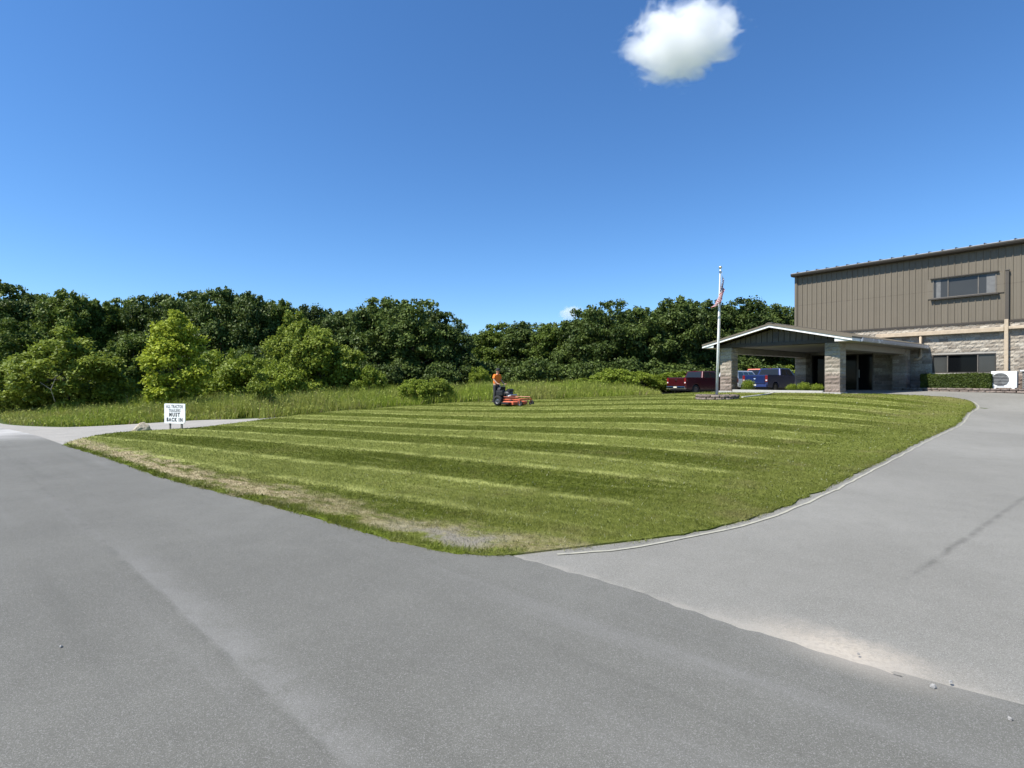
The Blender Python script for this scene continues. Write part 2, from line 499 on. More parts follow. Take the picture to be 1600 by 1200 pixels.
def lin(t, x, y):
    # distance from the seam line and position along it (left positive)
    d = t.math('SUBTRACT', t.math('ADD', t.math('MULTIPLY', x, float(_nn[0])), t.math('MULTIPLY', y, float(_nn[1]))), SEAMC)
    al = t.math('SUBTRACT', t.math('ADD', t.math('MULTIPLY', x, float(-_sd[0])), t.math('MULTIPLY', y, float(-_sd[1]))), float(ALC))
    return d, al
def asphalt(name, lo, hi, road):
    t = NT(name)
    P = t.pos()
    grain = t.noise(P, 150, 3, .75)
    vor = t.voro(P, 260, out='Color')
    vx = t.xyz(vor)[0]
    wide = t.noise(P, .35, 4, .6)
    mid = t.noise(P, 3.2, 4, .65)
    c = t.mix(t.ss(wide, .3, .7), lo, hi)
    c = t.mix(t.ss(mid, .3, .75, 0, .22), c, tuple(q * .72 for q in lo))
    # aggregate: pale and dark stones
    c = t.mix(t.ss(vx, .70, 1.0, 0, .30 if road else .45), c, (0.42, 0.41, 0.39))
    c = t.mix(t.ss(vx, .26, .0, 0, .40 if road else .5), c, tuple(q * .4 for q in lo))
    c = t.mix(t.ss(grain, .62, .8, 0, .5), c, (0.36, 0.355, 0.34))
    x, y, z = t.xyz(P)
    if road:
        d, al = lin(t, x, y); d = t.math('MULTIPLY', d, -1)
        # wheel tracks and drag marks run along the road
        sv = t.comb(t.math('MULTIPLY', d, 2.2), t.math('MULTIPLY', al, .13), 0.0)
        st = t.noise(sv, 1.0, 5, .6)
        c = t.mix(t.ss(st, .52, .78, 0, .20), c, (0.26, 0.255, 0.245))
        c = t.mix(t.ss(st, .46, .22, 0, .38), c, tuple(q * .6 for q in lo))
        # the paving joint
        jd = t.math('ADD', t.math('SUBTRACT', 1.17, t.math('ADD', t.math('MULTIPLY', x, .687), t.math('MULTIPLY', y, .726))), t.math('MULTIPLY', t.math('SUBTRACT', t.noise(P, 1.6, 5, .65), .5), .10))
        a1 = t.math('MULTIPLY', t.ss(jd, -.30, -.02), t.ss(jd, .05, .0))
        c = t.mix(t.math('MULTIPLY', t.math('MULTIPLY', a1, t.ss(x, -4.6, -2.6)), t.math('MULTIPLY', t.ss(mid, .25, .65, .05, .42), t.ss(grain, .35, .62, .25, 1.0))), c, (0.30, 0.295, 0.28))
        a2 = t.math('MULTIPLY', t.ss(jd, .0, .015), t.ss(jd, .10, .02))
        c = t.mix(t.math('MULTIPLY', a2, t.ss(mid, .4, .7, 0, .25)), c, tuple(q * .45 for q in lo))
        # dust swept over from the gravel
        c = t.mix(t.math('MULTIPLY', t.ss(al, 19, 27), t.ss(t.noise(P, .8, 4), .3, .6, .35, .9)), c, (0.42, 0.41, 0.39))
        # sand washed from the drive over the seam
        gx = t.math('DIVIDE', t.math('ADD', al, 2.75), .34)
        sd = t.math('POWER', 2.718, t.math('MULTIPLY', t.math('MULTIPLY', gx, gx), -1))
        sd = t.math('MULTIPLY', sd, t.ss(t.math('ADD', d, t.math('MULTIPLY', t.math('SUBTRACT', grain, .5), .2)), .30, .0))
        c = t.mix(t.math('MULTIPLY', sd, .5), c, (0.40, 0.36, 0.30))
    else:
        d, al = lin(t, x, y)
        gx = t.math('DIVIDE', t.math('ADD', al, 2.62), .42)
        sd = t.math('POWER', 2.718, t.math('MULTIPLY', t.math('MULTIPLY', gx, gx), -1))
        dd = t.math('ADD', d, t.math('MULTIPLY', t.math('SUBTRACT', t.noise(P, 4, 5, .7), .5), .45))
        sd = t.math('MULTIPLY', sd, t.ss(dd, .46, .04))
        c = t.mix(t.math('MULTIPLY', sd, t.ss(t.noise(P, 40, 4, .7), .25, .6, .35, .9)), c, t.mix(t.noise(P, 14, 4, .7), (0.40, 0.345, 0.27), (0.54, 0.475, 0.39)))
        # dusty strip all along the seam
        c = t.mix(t.math('MULTIPLY', t.ss(dd, .16, .0), .4), c, (0.36, 0.335, 0.29))
        # an old filled crack
        k = t.math('ADD', t.math('SUBTRACT', t.math('MULTIPLY', x, .62), t.math('MULTIPLY', y, .785)), t.math('MULTIPLY', t.math('SUBTRACT', t.noise(P, 2.2, 6, .65), .5), .10))
        ck = t.ss(t.math('ABSOLUTE', t.math('ADD', k, 1.46)), .0, .05, 1, 0)
        ck = t.math('MULTIPLY', ck, t.ss(x, 3.0, 3.6)); ck = t.math('MULTIPLY', ck, t.ss(x, 9, 6))
        c = t.mix(t.math('MULTIPLY', ck, t.ss(mid, .3, .65, .15, .55)), c, tuple(q * .4 for q in lo))
        c = t.mix(t.ss(t.noise(P, .7, 4, .6), .56, .75, 0, .3), c, tuple(q * .75 for q in lo))
    sp = t.noise(P, 1.7, 6, .7)
    c = t.mix(t.ss(sp, .66, .74, 0, .28), c, tuple(q * .5 for q in lo))
    c = t.mix(t.ss(t.noise(P, 5.5, 5, .8), .66, .76, 0, .3), c, (0.33, 0.325, 0.30))
    h = t.math('ADD', t.math('MULTIPLY', grain, .6), t.math('MULTIPLY', vx, .4))
    t.bsdf(c, t.ss(grain, .2, .8, .8, .95), 0, .28, t.bump(h, .006, .7))
    return t.done()

M = {}
_sn = np.array(seam); _sd = (_sn[0] - _sn[-1]) / np.linalg.norm(_sn[0] - _sn[-1]); _nn = np.array([-_sd[1], _sd[0]])
if _nn[0] < 0: _nn = -_nn
SEAMC = float(np.mean(_sn @ _nn)); ALC = np.array(at(795, 869)) @ -_sd
M['road'] = asphalt('road_asphalt', (0.119, 0.117, 0.101), (0.149, 0.147, 0.128), True)
M['drive'] = asphalt('drive_asphalt', (0.186, 0.180, 0.155), (0.240, 0.233, 0.204), False)
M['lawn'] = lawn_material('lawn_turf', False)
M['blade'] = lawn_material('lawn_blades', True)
def gravel_m():
    t = NT('gravel'); P = t.pos()
    c = t.mix(t.noise(P, 1.2, 4, .6), (0.25, 0.24, 0.215), (0.37, 0.355, 0.325))
    c = t.mix(t.ss(t.xyz(t.voro(P, 30, out='Color'))[0], .7, 1, 0, .6), c, (0.22, 0.215, 0.20))
    c = t.mix(t.ss(t.noise(P, .6, 3), .55, .75, 0, .35), c, (0.45, 0.40, 0.32))
    t.bsdf(c, .95, 0, .1, t.bump(t.noise(P, 40, 3), .02)); return t.done()
M['gravel'] = gravel_m()
def soil_m():
    t = NT('meadow_soil'); P = t.pos()
    n = t.noise(P, .9, 5, .65)
    c = t.mix(n, (0.035, 0.060, 0.012), (0.085, 0.115, 0.030))
    c = t.mix(t.ss(t.noise(P, 7, 4), .5, .8, 0, .6), c, (0.10, 0.085, 0.045))
    t.bsdf(c, .95, 0, .1, t.bump(t.noise(P, 12, 4), .08)); return t.done()
M['soil'] = soil_m()
def concrete_m(name, a, b, sc=4):
    t = NT(name); P = t.pos()
    c = t.mix(t.noise(P, sc, 5, .65), a, b)
    c = t.mix(t.ss(t.noise(P, 1.1, 4), .55, .75, 0, .3), c, tuple(q * .6 for q in a))
    t.bsdf(c, .88, 0, .25, t.bump(t.noise(P, 90, 3), .003)); return t.done()
M['concrete'] = concrete_m('pale_concrete', (0.36, 0.35, 0.32), (0.52, 0.50, 0.46))
def paint_m():
    t = NT('line_paint'); P = t.pos()
    c = t.mix(t.noise(P, 5, 4), (0.31, 0.30, 0.235), (0.39, 0.375, 0.295))
    wear = t.ss(t.noise(P, 9, 6, .75), .46, .62)
    c = t.mix(t.math('MULTIPLY', wear, .85), c, (0.24, 0.235, 0.215))
    t.bsdf(c, .8, 0, .3); return t.done()
M['paint'] = paint_m()

# ------------------------------------------------------------------ ground, road, drive, gravel, lawn
def ground_sheet():
    a = np.concatenate([[-6000, -2500, -1000, -450, -220, -130, -90, -65], np.arange(-50, 50.1, 1.0), [65, 90, 130, 220, 450, 1000, 2500, 6000]])
    b = np.concatenate([[-6000, -2000, -600, -200, -80, -40, -22], np.arange(-14, 66.1, 1.0), [80, 110, 160, 260, 500, 1100, 2500, 6000]])
    X, Y = np.meshgrid(a, b); Z = gz(X, Y) - 0.02
    n, m = len(b), len(a)
    i = np.arange(n - 1)[:, None] * m + np.arange(m - 1)[None, :]
    fs = np.stack([i, i + 1, i + m + 1, i + m], -1).reshape(-1, 4)
    return tag(link('ground', np_mesh('ground', np.c_[X.ravel(), Y.ravel(), Z.ravel()], fs, 4, M['soil'], smooth=True)), kind='structure')
ground_sheet()

# arc length along the road edge measured from the corner (left positive, right along the seam negative)
_dense = np.vstack([SEAM[:-1], ROAD_L[:-1], FAR_L])
_seg = np.r_[0, np.cumsum(np.linalg.norm(np.diff(_dense, axis=0), axis=1))]
_zero = _seg[len(SEAM) - 1]
def along(v):
    out = np.empty(len(v))
    for i in range(0, len(v), 4000):
        q = v[i:i + 4000]
        k = ((q[:, None, :] - _dense[None]) ** 2).sum(-1).argmin(1)
        out[i:i + 4000] = _seg[k] - _zero
    return out
# straight-line version for smooth interpolation
_A = _dense[len(SEAM) - 1]; _dir = _dense[len(SEAM) + 60] - _dense[len(SEAM) - 12]; _dir /= np.linalg.norm(_dir)
def along_s(v): return (v - _A) @ _dir
class Field:
    def __init__(s, line, x0=-32., x1=26., y0=-6., y1=44., st=.2):
        s.a = (x0, y0, st); gx, gy = np.arange(x0, x1, st), np.arange(y0, y1, st)
        X, Y = np.meshgrid(gx, gy); s.g = dist_poly(np.c_[X.ravel(), Y.ravel()], line).reshape(X.shape)
    def __call__(s, v):
        x = np.clip((v[:, 0] - s.a[0]) / s.a[2], 0, s.g.shape[1] - 1.001); y = np.clip((v[:, 1] - s.a[1]) / s.a[2], 0, s.g.shape[0] - 1.001)
        i, j = x.astype(int), y.astype(int); fx, fy = x - i, y - j
        return (s.g[j, i] * (1 - fx) + s.g[j, i + 1] * fx) * (1 - fy) + (s.g[j + 1, i] * (1 - fx) + s.g[j + 1, i + 1] * fx) * fy
_fr = Field(ROAD_R[::4]); edge_d = Field(LINE[::3])
def road_d(v):
    near = _fr(v)
    m = near < .5
    if m.any(): near[m] = dist_poly(v[m], ROAD_R[(np.abs(ROAD_R[:, 0]) < 30)])
    return near
AT = {'road': road_d, 'along': along_s}
DRIVE_POLY = np.vstack([SEAM[::8][:-1] + np.array([-.25, -.22]), [(-0.3, 5.6)], [(3, 9), (9, 16), (11.0, 24), (10.9, 33), (9.0, 39), (8.5, 58), (47, 58), (47, -10)]])
tag(sheet('driveway', DRIVE_POLY, 0.55, -0.006, M['drive'], AT), 'pale grey asphalt drive sweeping up to the building', kind='structure')
GRAVEL_POLY = np.vstack([FAR_L[::3] + np.array([-.3, -.3]), [(-40, 42), (-40, 45)], smooth_curve([(-34, 36), at(0, 661.5), at(80, 667.3), at(150, 666), at(300, 657.2), at(400, 654), (-9.5, 28.6), (-6, 31.6)], .6), [(-5.5, 31), (-8, 26), (-12, 20), (-13, 16.6)]])
tag(sheet('gravel_track', GRAVEL_POLY, 0.6, 0.004, M['gravel']), kind='structure')
tag(sheet('road', ROAD_POLY, 0.45, 0.008, M['road'], AT), kind='structure')
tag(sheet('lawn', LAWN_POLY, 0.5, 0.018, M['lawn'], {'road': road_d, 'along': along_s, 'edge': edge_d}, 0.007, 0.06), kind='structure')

def ribbon(name, curve, w, lift, mat, th=0.0):
    l, r = offset(curve, w / 2), offset(curve, -w / 2)
    z0 = gz(curve[:, 0], curve[:, 1]) + lift
    n = len(curve)
    if th == 0:
        v = np.vstack([np.c_[l, z0], np.c_[r, z0]]); i = np.arange(n - 1)
        return link(name, np_mesh(name, v, np.stack([i, i + n, i + n + 1, i + 1], -1), 4, mat))
    mb = MB()
    mb.ring_loft([[(*l[k], z0[k] - .1), (*r[k], z0[k] - .1), (*r[k], z0[k] + th), (*l[k], z0[k] + th)] for k in range(n)])
    return mb.build(name, mat)
tag(ribbon('edge_line', offset(LINE[1:], .008 * np.sin(np.arange(len(LINE) - 1)[:, None] * .9) + NP.normal(0, .004, (len(LINE) - 1, 1))), 0.036, 0.001, M['paint']), kind='structure')

# grass blades -------------------------------------------------------
def blades(P, length, width, lean, tint, z0, droop=0.35):
    """one bent triangle pair per blade -> (verts, tris)"""
    n = len(P)
    a = NP.uniform(0, 2 * PI, n)
    side = np.c_[np.cos(a), np.sin(a), np.zeros(n)] * (width * .5)[:, None]
    up = np.c_[lean[:, 0], lean[:, 1], np.ones(n)]
    up /= np.linalg.norm(up, axis=1)[:, None]
    base = np.c_[P, z0]
    tip = base + up * length[:, None]
    V = np.stack([base - side, base + side, tip], 1).reshape(-1, 3)
    Fc = np.arange(3 * n).reshape(-1, 3)
    return V, Fc, np.repeat(tint, 3)
def sample(poly, n, cond=None):
    lo, hi = poly.min(0), poly.max(0); out = []
    got = 0
    while got < n:
        p = NP.uniform(lo, hi, (60000, 2))
        if cond is not None: p = p[cond(p)]
        p = p[in_poly(p, poly)]
        out.append(p); got += len(p)
        if len(p) == 0: break
    return np.vstack(out)[:n]
def lawn_grass():
    Vs, Ts, Ps = [], [], []
    for (r0, r1, dens, ln, wd) in ((4.5, 8, 6500, .030, .006), (8, 12.5, 2600, .032, .010), (12.5, 20, 850, .036, .016), (20, 42, 240, .04, .026)):
        c = lambda p: (np.hypot(p[:, 0], p[:, 1]) >= r0) & (np.hypot(p[:, 0], p[:, 1]) < r1)
        test = NP.uniform(LAWN_POLY.min(0), LAWN_POLY.max(0), (40000, 2))
        area = (in_poly(test, LAWN_POLY) & c(test)).mean() * np.prod(LAWN_POLY.max(0) - LAWN_POLY.min(0))
        P = sample(LAWN_POLY, int(area * dens), c)
        d = road_d(P); al = along_s(P)
        bare = (al < 2.4) & (al > .4) & (d > .16) & (d < .5)
        thin = (d > .12) & (d < .95)
        keep = NP.uniform(0, 1, len(P)) > np.where(bare, .72, np.where(thin, .45, .0))
        P, d = P[keep], d[keep]
        n = len(P)
        s = P[:, 0] * .60 + P[:, 1] * .80
        sg = np.sign(np.sin((s - 7.25) * 2 * PI / 3.08 - PI / 2))
        L = np.array([.80, -.60])
        lean = sg[:, None] * L * -.6 + NP.normal(0, .8, (n, 2))
        tall = np.where(d < .16, NP.uniform(.8, 2.4, n), 1.0)
        z = gz(P[:, 0], P[:, 1]) + .024
        v, f, tt = blades(P, ln * NP.uniform(.6, 1.25, n) * tall, wd * NP.uniform(.6, 1.3, n), lean, NP.uniform(0, 1, n) ** 1.3, z)
        Vs.append(v); Ts.append(tt); Ps.append(P)
    # ragged tufts spilling over the two paved edges
    for line, dens in ((ROAD_L, 420), (LAWN_R, 300)):
        seg = np.linalg.norm(np.diff(line, axis=0), axis=1); m = int(seg.sum() * dens)
        k = NP.choice(len(seg), m, p=seg / seg.sum()); P = line[k] + (line[k + 1] - line[k]) * NP.uniform(0, 1, (m, 1))
        cl = np.sin(P[:, 0] * 9 + P[:, 1] * 4) + np.sin(P[:, 0] * 3.1 - P[:, 1] * 7) + NP.normal(0, .7, m)
        P = P[cl > -.3]; m = len(P); P = P + NP.normal(0, .028, (m, 2))
        r = np.hypot(P[:, 0], P[:, 1]) / 8 + .4
        v, f, tt = blades(P, NP.uniform(.02, .065, m), .006 * np.clip(r, .8, 3) * NP.uniform(.6, 1.3, m), NP.normal(0, 1.0, (m, 2)), NP.uniform(.2, .95, m), gz(P[:, 0], P[:, 1]) + .004)
        Vs.append(v); Ts.append(tt); Ps.append(P)
    V = np.vstack(Vs); P = np.vstack(Ps)
    print('lawn blades', len(V) // 3)
    rd, al, ed = np.repeat(road_d(P), 3), np.repeat(along_s(P), 3), np.repeat(edge_d(P), 3)
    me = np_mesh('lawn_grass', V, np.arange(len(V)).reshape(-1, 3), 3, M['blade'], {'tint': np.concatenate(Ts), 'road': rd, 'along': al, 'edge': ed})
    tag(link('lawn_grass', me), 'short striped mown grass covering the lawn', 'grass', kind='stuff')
lawn_grass()
# ------------------------------------------------------------------ building materials
def siding_m(name, a, b):
    t = NT(name); P = t.obj(); wp = t.pos()
    n = t.noise(wp, .5, 4, .6)
    st = t.noise(t.vscale(wp, (5, 5, .35)), 1.6, 4, .65)           # rain streaks
    r = t.n('ObjectInfo').outputs['Random']
    c = t.mix(t.math('ADD', t.math('MULTIPLY', n, .6), t.math('MULTIPLY', r, .4)), a, b)
    c = t.mix(t.ss(st, .52, .75, 0, .28), c, tuple(q * .62 for q in a))
    zz = t.xyz(wp)[2]
    lap = t.ss(t.math('ABSOLUTE', t.math('SUBTRACT', zz, 6.72)), .0, .035, 1, 0)
    c = t.mix(t.math('MULTIPLY', lap, t.ss(t.noise(wp, 4, 4, .7), .35, .65, .1, .55)), c, (0.05, 0.035, 0.022))
    c = t.mix(t.ss(t.noise(wp, 1.1, 5, .7), .58, .75, 0, .2), c, tuple(min(1, q * 1.5) for q in b))
    t.bsdf(c, .55, 0, .35, t.bump(t.noise(wp, 3, 2), .004)); return t.done()
M['siding'] = siding_m('brown_metal_siding', (0.136, 0.115, 0.084), (0.168, 0.144, 0.107))
M['siding_dark'] = siding_m('dark_brown_trim', (0.040, 0.034, 0.027), (0.058, 0.050, 0.040))
M['gable'] = siding_m('brown_gable_boards', (0.072, 0.062, 0.049), (0.098, 0.085, 0.068))
def block_m(name, low):
    t = NT(name); P = t.pos()
    g = t.n('NewGeometry'); oi = t.n('ObjectInfo')
    r = t.math('FRACT', t.math('ADD', g.outputs['Random Per Island'], t.math('MULTIPLY', oi.outputs['Random'], 1.0)))
    n = t.noise(P, 14, 5, .7)
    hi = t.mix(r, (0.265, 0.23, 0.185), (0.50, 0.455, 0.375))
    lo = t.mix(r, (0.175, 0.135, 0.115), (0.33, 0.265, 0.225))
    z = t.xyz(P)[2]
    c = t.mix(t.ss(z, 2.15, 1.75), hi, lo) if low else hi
    c = t.mix(t.ss(n, .38, .72, 0, .7), c, (0.19, 0.155, 0.12))
    c = t.mix(t.ss(t.noise(P, 30, 3), .6, .8, 0, .5), c, (0.55, 0.52, 0.46))
    t.bsdf(c, .92, 0, .15, t.bump(t.noise(P, 26, 5, .75), .03)); return t.done()
M['block'] = block_m('split_face_block', False)
M['block_low'] = block_m('split_face_block_banded', True)
M['mortar'] = concrete_m('mortar', (0.32, 0.30, 0.26), (0.44, 0.41, 0.36), 9)
M['white'] = plain('white_paint', (0.80, 0.79, 0.76), .45, var=.06, scale=3)
M['soffit'] = plain('soffit_paint', (0.27, 0.25, 0.21), .7, var=.08, scale=2)
M['tan'] = plain('tan_downspout', (0.46, 0.37, 0.26), .45, var=.1)
def glass_m(name, col, rough=.06, spec=.3):
    t = NT(name); P = t.pos()
    n = t.noise(P, 1.6, 3)
    t.bsdf(t.mix(n, tuple(q * .8 for q in col), col), rough, 0, spec, t.bump(t.noise(P, .9, 2), .01, .3)); return t.done()
M['glass'] = glass_m('window_glass', (0.055, 0.055, 0.052), .10)
M['glass_dark'] = glass_m('dark_glass', (0.006, 0.007, 0.008), .05, .08)
M['blind'] = plain('pale_blind', (0.15, 0.15, 0.145), .7)
M['alum'] = plain('aluminium_frame', (0.17, 0.15, 0.125), .5, .3, var=.08)
M['bronze'] = plain('bronze_frame', (0.07, 0.06, 0.05), .4, .4)
def galv_m():
    t = NT('galvanised_gutter'); P = t.pos()
    n = t.noise(P, 2.4, 5, .7)
    peel = t.ss(t.noise(P, 1.5, 5, .75), .55, .6)
    c = t.mix(n, (0.30, 0.34, 0.40), (0.42, 0.46, 0.52))
    t.bsdf(t.mix(peel, c, (0.85, 0.85, 0.84)), t.ss(peel, 0, 1, .38, .7), t.ss(peel, 0, 1, .55, 0)); return t.done()
M['galv'] = galv_m()
M['black'] = plain('black_plastic', (0.018, 0.018, 0.019), .5, var=.2)
M['rubber'] = plain('tyre_rubber', (0.022, 0.022, 0.022), .85, var=.2, scale=20)
M['steel'] = plain('bare_steel', (0.45, 0.45, 0.44), .35, .9)
M['chrome'] = plain('chrome', (0.65, 0.65, 0.66), .15, 1.0, var=.03)

# ------------------------------------------------------------------ warehouse
WH = Vector((19.33, 37.25, 1.0))
WRZ = math.atan2(-0.794, 0.6076)
def wloc(x, y, z=0):
    return Vector((WH.x + .6076 * x + .794 * y, WH.y - .794 * x + .6076 * y, WH.z + z))
wh = tag(empty('warehouse', WH, WRZ), 'large brown metal-sided warehouse with pale split-face block base', 'building')
LEN, DEP = 18.3, 26.0
ZS, ZT = 3.78, 7.68          # siding foot and eaves over the pad
WIN = (7.72, 10.50)
# hidden core behind the cladding: end walls, back wall, mortar plane
mb = MB()
WLO, WHI = (1.04, 2.08), (5.28, 6.39)        # window openings over the pad
DOORS = [(1.12, 2.75, 0, 2.3), (3.0, 4.75, 0, 2.3)]
_xs = [(.02, 1.12, -.6, ZS), (1.12, 2.75, 2.3, ZS), (2.75, 3.0, -.6, ZS), (3.0, 4.75, 2.3, ZS), (4.75, WIN[0], -.6, ZS), (WIN[0], WIN[1], -.6, WLO[0]), (WIN[0], WIN[1], WLO[1], ZS), (WIN[1], LEN - .02, -.6, ZS)]
for a_, b_, c_, d_ in _xs: mb.box(a_, b_, .055, .20, c_, d_)
mb.build('wall', M['mortar'], wh)
mb = MB(); mb.box(0.0, .12, .205, DEP, -.6, ZT + .05); mb.build('end_wall', M['siding'], wh)
mb = MB(); mb.box(LEN - .12, LEN, .205, DEP, -.6, ZT + .05); mb.build('end_wall', M['siding'], wh)
mb = MB(); mb.box(.12, LEN - .12, DEP - .15, DEP - .003, -.6, ZT + .05); mb.build('back_wall', M['siding'], wh)
mb = MB(); mb.box(.125, LEN - .125, .2, .22, ZS, ZT); mb.build('siding_backing', M['siding_dark'], wh)
# split-face blocks
def block_mesh(seed, w=.398, h=.194, dep=.09):
    r = random.Random(seed); mb = MB()
    nx, nz = 4, 2
    g = [[None] * (nz + 1) for _ in range(nx + 1)]
    for i in range(nx + 1):
        for j in range(nz + 1):
            rim = i in (0, nx) or j in (0, nz)
            g[i][j] = (w * i / nx + (0 if i in (0, nx) else r.uniform(-.02, .02)), -(r.uniform(.004, .016) if rim else r.uniform(.016, .05)), h * j / nz + (0 if j in (0, nz) else r.uniform(-.03, .03)))
    for i in range(nx):
        for j in range(nz): mb.face([g[i][j], g[i + 1][j], g[i + 1][j + 1], g[i][j + 1]])
    B = lambda p: (p[0], dep, p[2])
    for j in range(nz):
        mb.face([B(g[0][j]), g[0][j], g[0][j + 1], B(g[0][j + 1])]); mb.face([g[nx][j], B(g[nx][j]), B(g[nx][j + 1]), g[nx][j + 1]])
    for i in range(nx):
        mb.face([B(g[i][0]), B(g[i + 1][0]), g[i + 1][0], g[i][0]]); mb.face([g[i][nz], g[i + 1][nz], B(g[i + 1][nz]), B(g[i][nz])])
    bm = mb.mesh('block', fixn=False)
    b2 = bmesh.new(); b2.from_mesh(bm); bmesh.ops.remove_doubles(b2, verts=b2.verts, dist=1e-5); b2.to_mesh(bm); b2.free()
    return bm
FULL = [block_mesh(100 + i) for i in range(8)]
HALF = [block_mesh(200 + i, .198) for i in range(4)]
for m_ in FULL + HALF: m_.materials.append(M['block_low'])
cand = []
k = 0
zc = -0.02
while zc < ZS - .1:
    x = 0.03 + (0 if k % 2 == 0 else -.2)
    h = .2
    while x < LEN - .05:
        x0, x1 = max(x, .03), min(x + .4, LEN - .03)
        spans = [(x0, x1)]
        for (a, b, c, d) in [(WIN[0], WIN[1], *WLO)] + DOORS:
            if zc + .19 > c + .02 and zc + .01 < d - .02:
                ns = []
                for (p, q) in spans:
                    if q <= a or p >= b: ns.append((p, q))
                    else:
                        if p < a - .05: ns.append((p, a))
                        if q > b + .05: ns.append((b, q))
                spans = ns
        for (p, q) in spans: cand.append((p, zc, q - p))
        x += .4
    zc += h; k += 1
vis = [c for c in cand if 6.75 < c[0] < 12.3]
vis.sort(key=lambda c: -c[0])
parts, rest = vis[:300], vis[300:] + [c for c in cand if not (6.75 < c[0] < 12.3)]
def put_block(c, parent):
    w = c[2]; full = w > .3
    me = rnd.choice(FULL if full else HALF)
    o = link('block', me, None, parent, (c[0] + .001, .055, c[1]))
    o.scale = ((w - .006) / (.398 if full else .198), 1, 1)
    return o
for c in parts: put_block(c, wh)
def join_blocks(lst, name, parent, place):
    V, Fs = [], []; off = 0
    for c in lst:
        full = c[2] > .3
        me = rnd.choice(FULL if full else HALF)
        s = (c[2] - .006) / (.398 if full else .198)
        for v in me.vertices: V.append(place(c, v.co.x * s, v.co.y, v.co.z))
        for p in me.polygons: Fs.append(tuple(off + i for i in p.vertices))
        off += len(me.vertices)
    me = bpy.data.meshes.new(name); me.from_pydata(V, [], Fs); me.materials.append(M['block_low'])
    return tag(link(name, me, None, parent), kind='stuff')
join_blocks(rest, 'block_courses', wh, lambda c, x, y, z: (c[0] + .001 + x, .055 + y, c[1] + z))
# ribbed siding: one panel every 12 inches
def panel_mesh(h):
    prof = [(0, 0), (.008, -.045), (.040, -.045), (.048, 0), (.15, 0), (.158, -.007), (.172, -.007), (.18, 0), (.3045, 0)]
    mb = MB()
    mb.ring_loft([[(x, y, 0) for x, y in prof], [(x, y, h) for x, y in prof]], close=False)
    return mb.mesh('siding_panel', M['siding'])
PM = {}
def panel(x, z0, z1):
    key = round(z1 - z0, 3)
    if key not in PM: PM[key] = panel_mesh(z1 - z0)
    link('siding_panel', PM[key], None, wh, (x, .135, z0))
x = .13
while x < LEN - .3:
    if x + .305 > WIN[0] and x < WIN[1]:
        panel(x, ZS, WHI[0]); panel(x, WHI[1], ZT)
        for a_, b_ in ((x, min(x + .305, WIN[0])), (max(x, WIN[1]), x + .305)):
            if b_ - a_ > .01:
                mb = MB(); mb.box(a_, b_, .09, .14, WHI[0], WHI[1]); mb.build('siding_strip', M['siding'], wh)
    else: panel(x, ZS, ZT)
    x += .305
mb = MB(); mb.box(-.02, .125, .04, .2, ZS, ZT); mb.build('corner_trim', M['siding'], wh)
mb = MB(); mb.box(.0, LEN, .0, .135, ZS - .10, ZS - .004)
mb.prism([(.0, ZS - .004), (.135, ZS - .004), (.135, ZS + .05)], 'x', 0, LEN); mb.build('base_flashing', M['siding_dark'], wh)
# eaves: overhang, gutter, roof edge, roof
mb = MB(); mb.box(-.12, LEN + .1, -.20, .14, ZT + .0, ZT + .03); mb.build('eave_soffit', M['siding_dark'], wh)
mb = MB(); mb.prism([(-.20, ZT + .0), (-.28, ZT + .03), (-.32, ZT + .12), (-.32, ZT + .19), (-.29, ZT + .19), (-.20, ZT + .06)], 'x', -.13, LEN + .1); mb.build('gutter', M['siding_dark'], wh)
SL = .083
mb = MB()
mb.prism([(-.27, ZT + .20), (-.27, ZT + .235), (DEP / 2, ZT + .235 + SL * DEP / 2), (DEP + .3, ZT + .22), (DEP + .3, ZT + .185), (DEP / 2, ZT + .19 + SL * DEP / 2)], 'x', -.1, LEN + .1)
roof = mb.build('roof', plain('pale_metal_roof', (0.42, 0.42, 0.40), .4, .3), wh)
mb = MB(); mb.prism([(-.035, -.02), (.035, -.02), (.02, .055), (-.02, .055)], 'y', 0, 1.6); capm = mb.mesh('roof_seam', M['siding_dark'])
x = .3
while x < LEN:
    link('roof_seam', capm, None, roof, (x, -.275, ZT + .235), (math.atan(SL), 0, 0)); x += .61
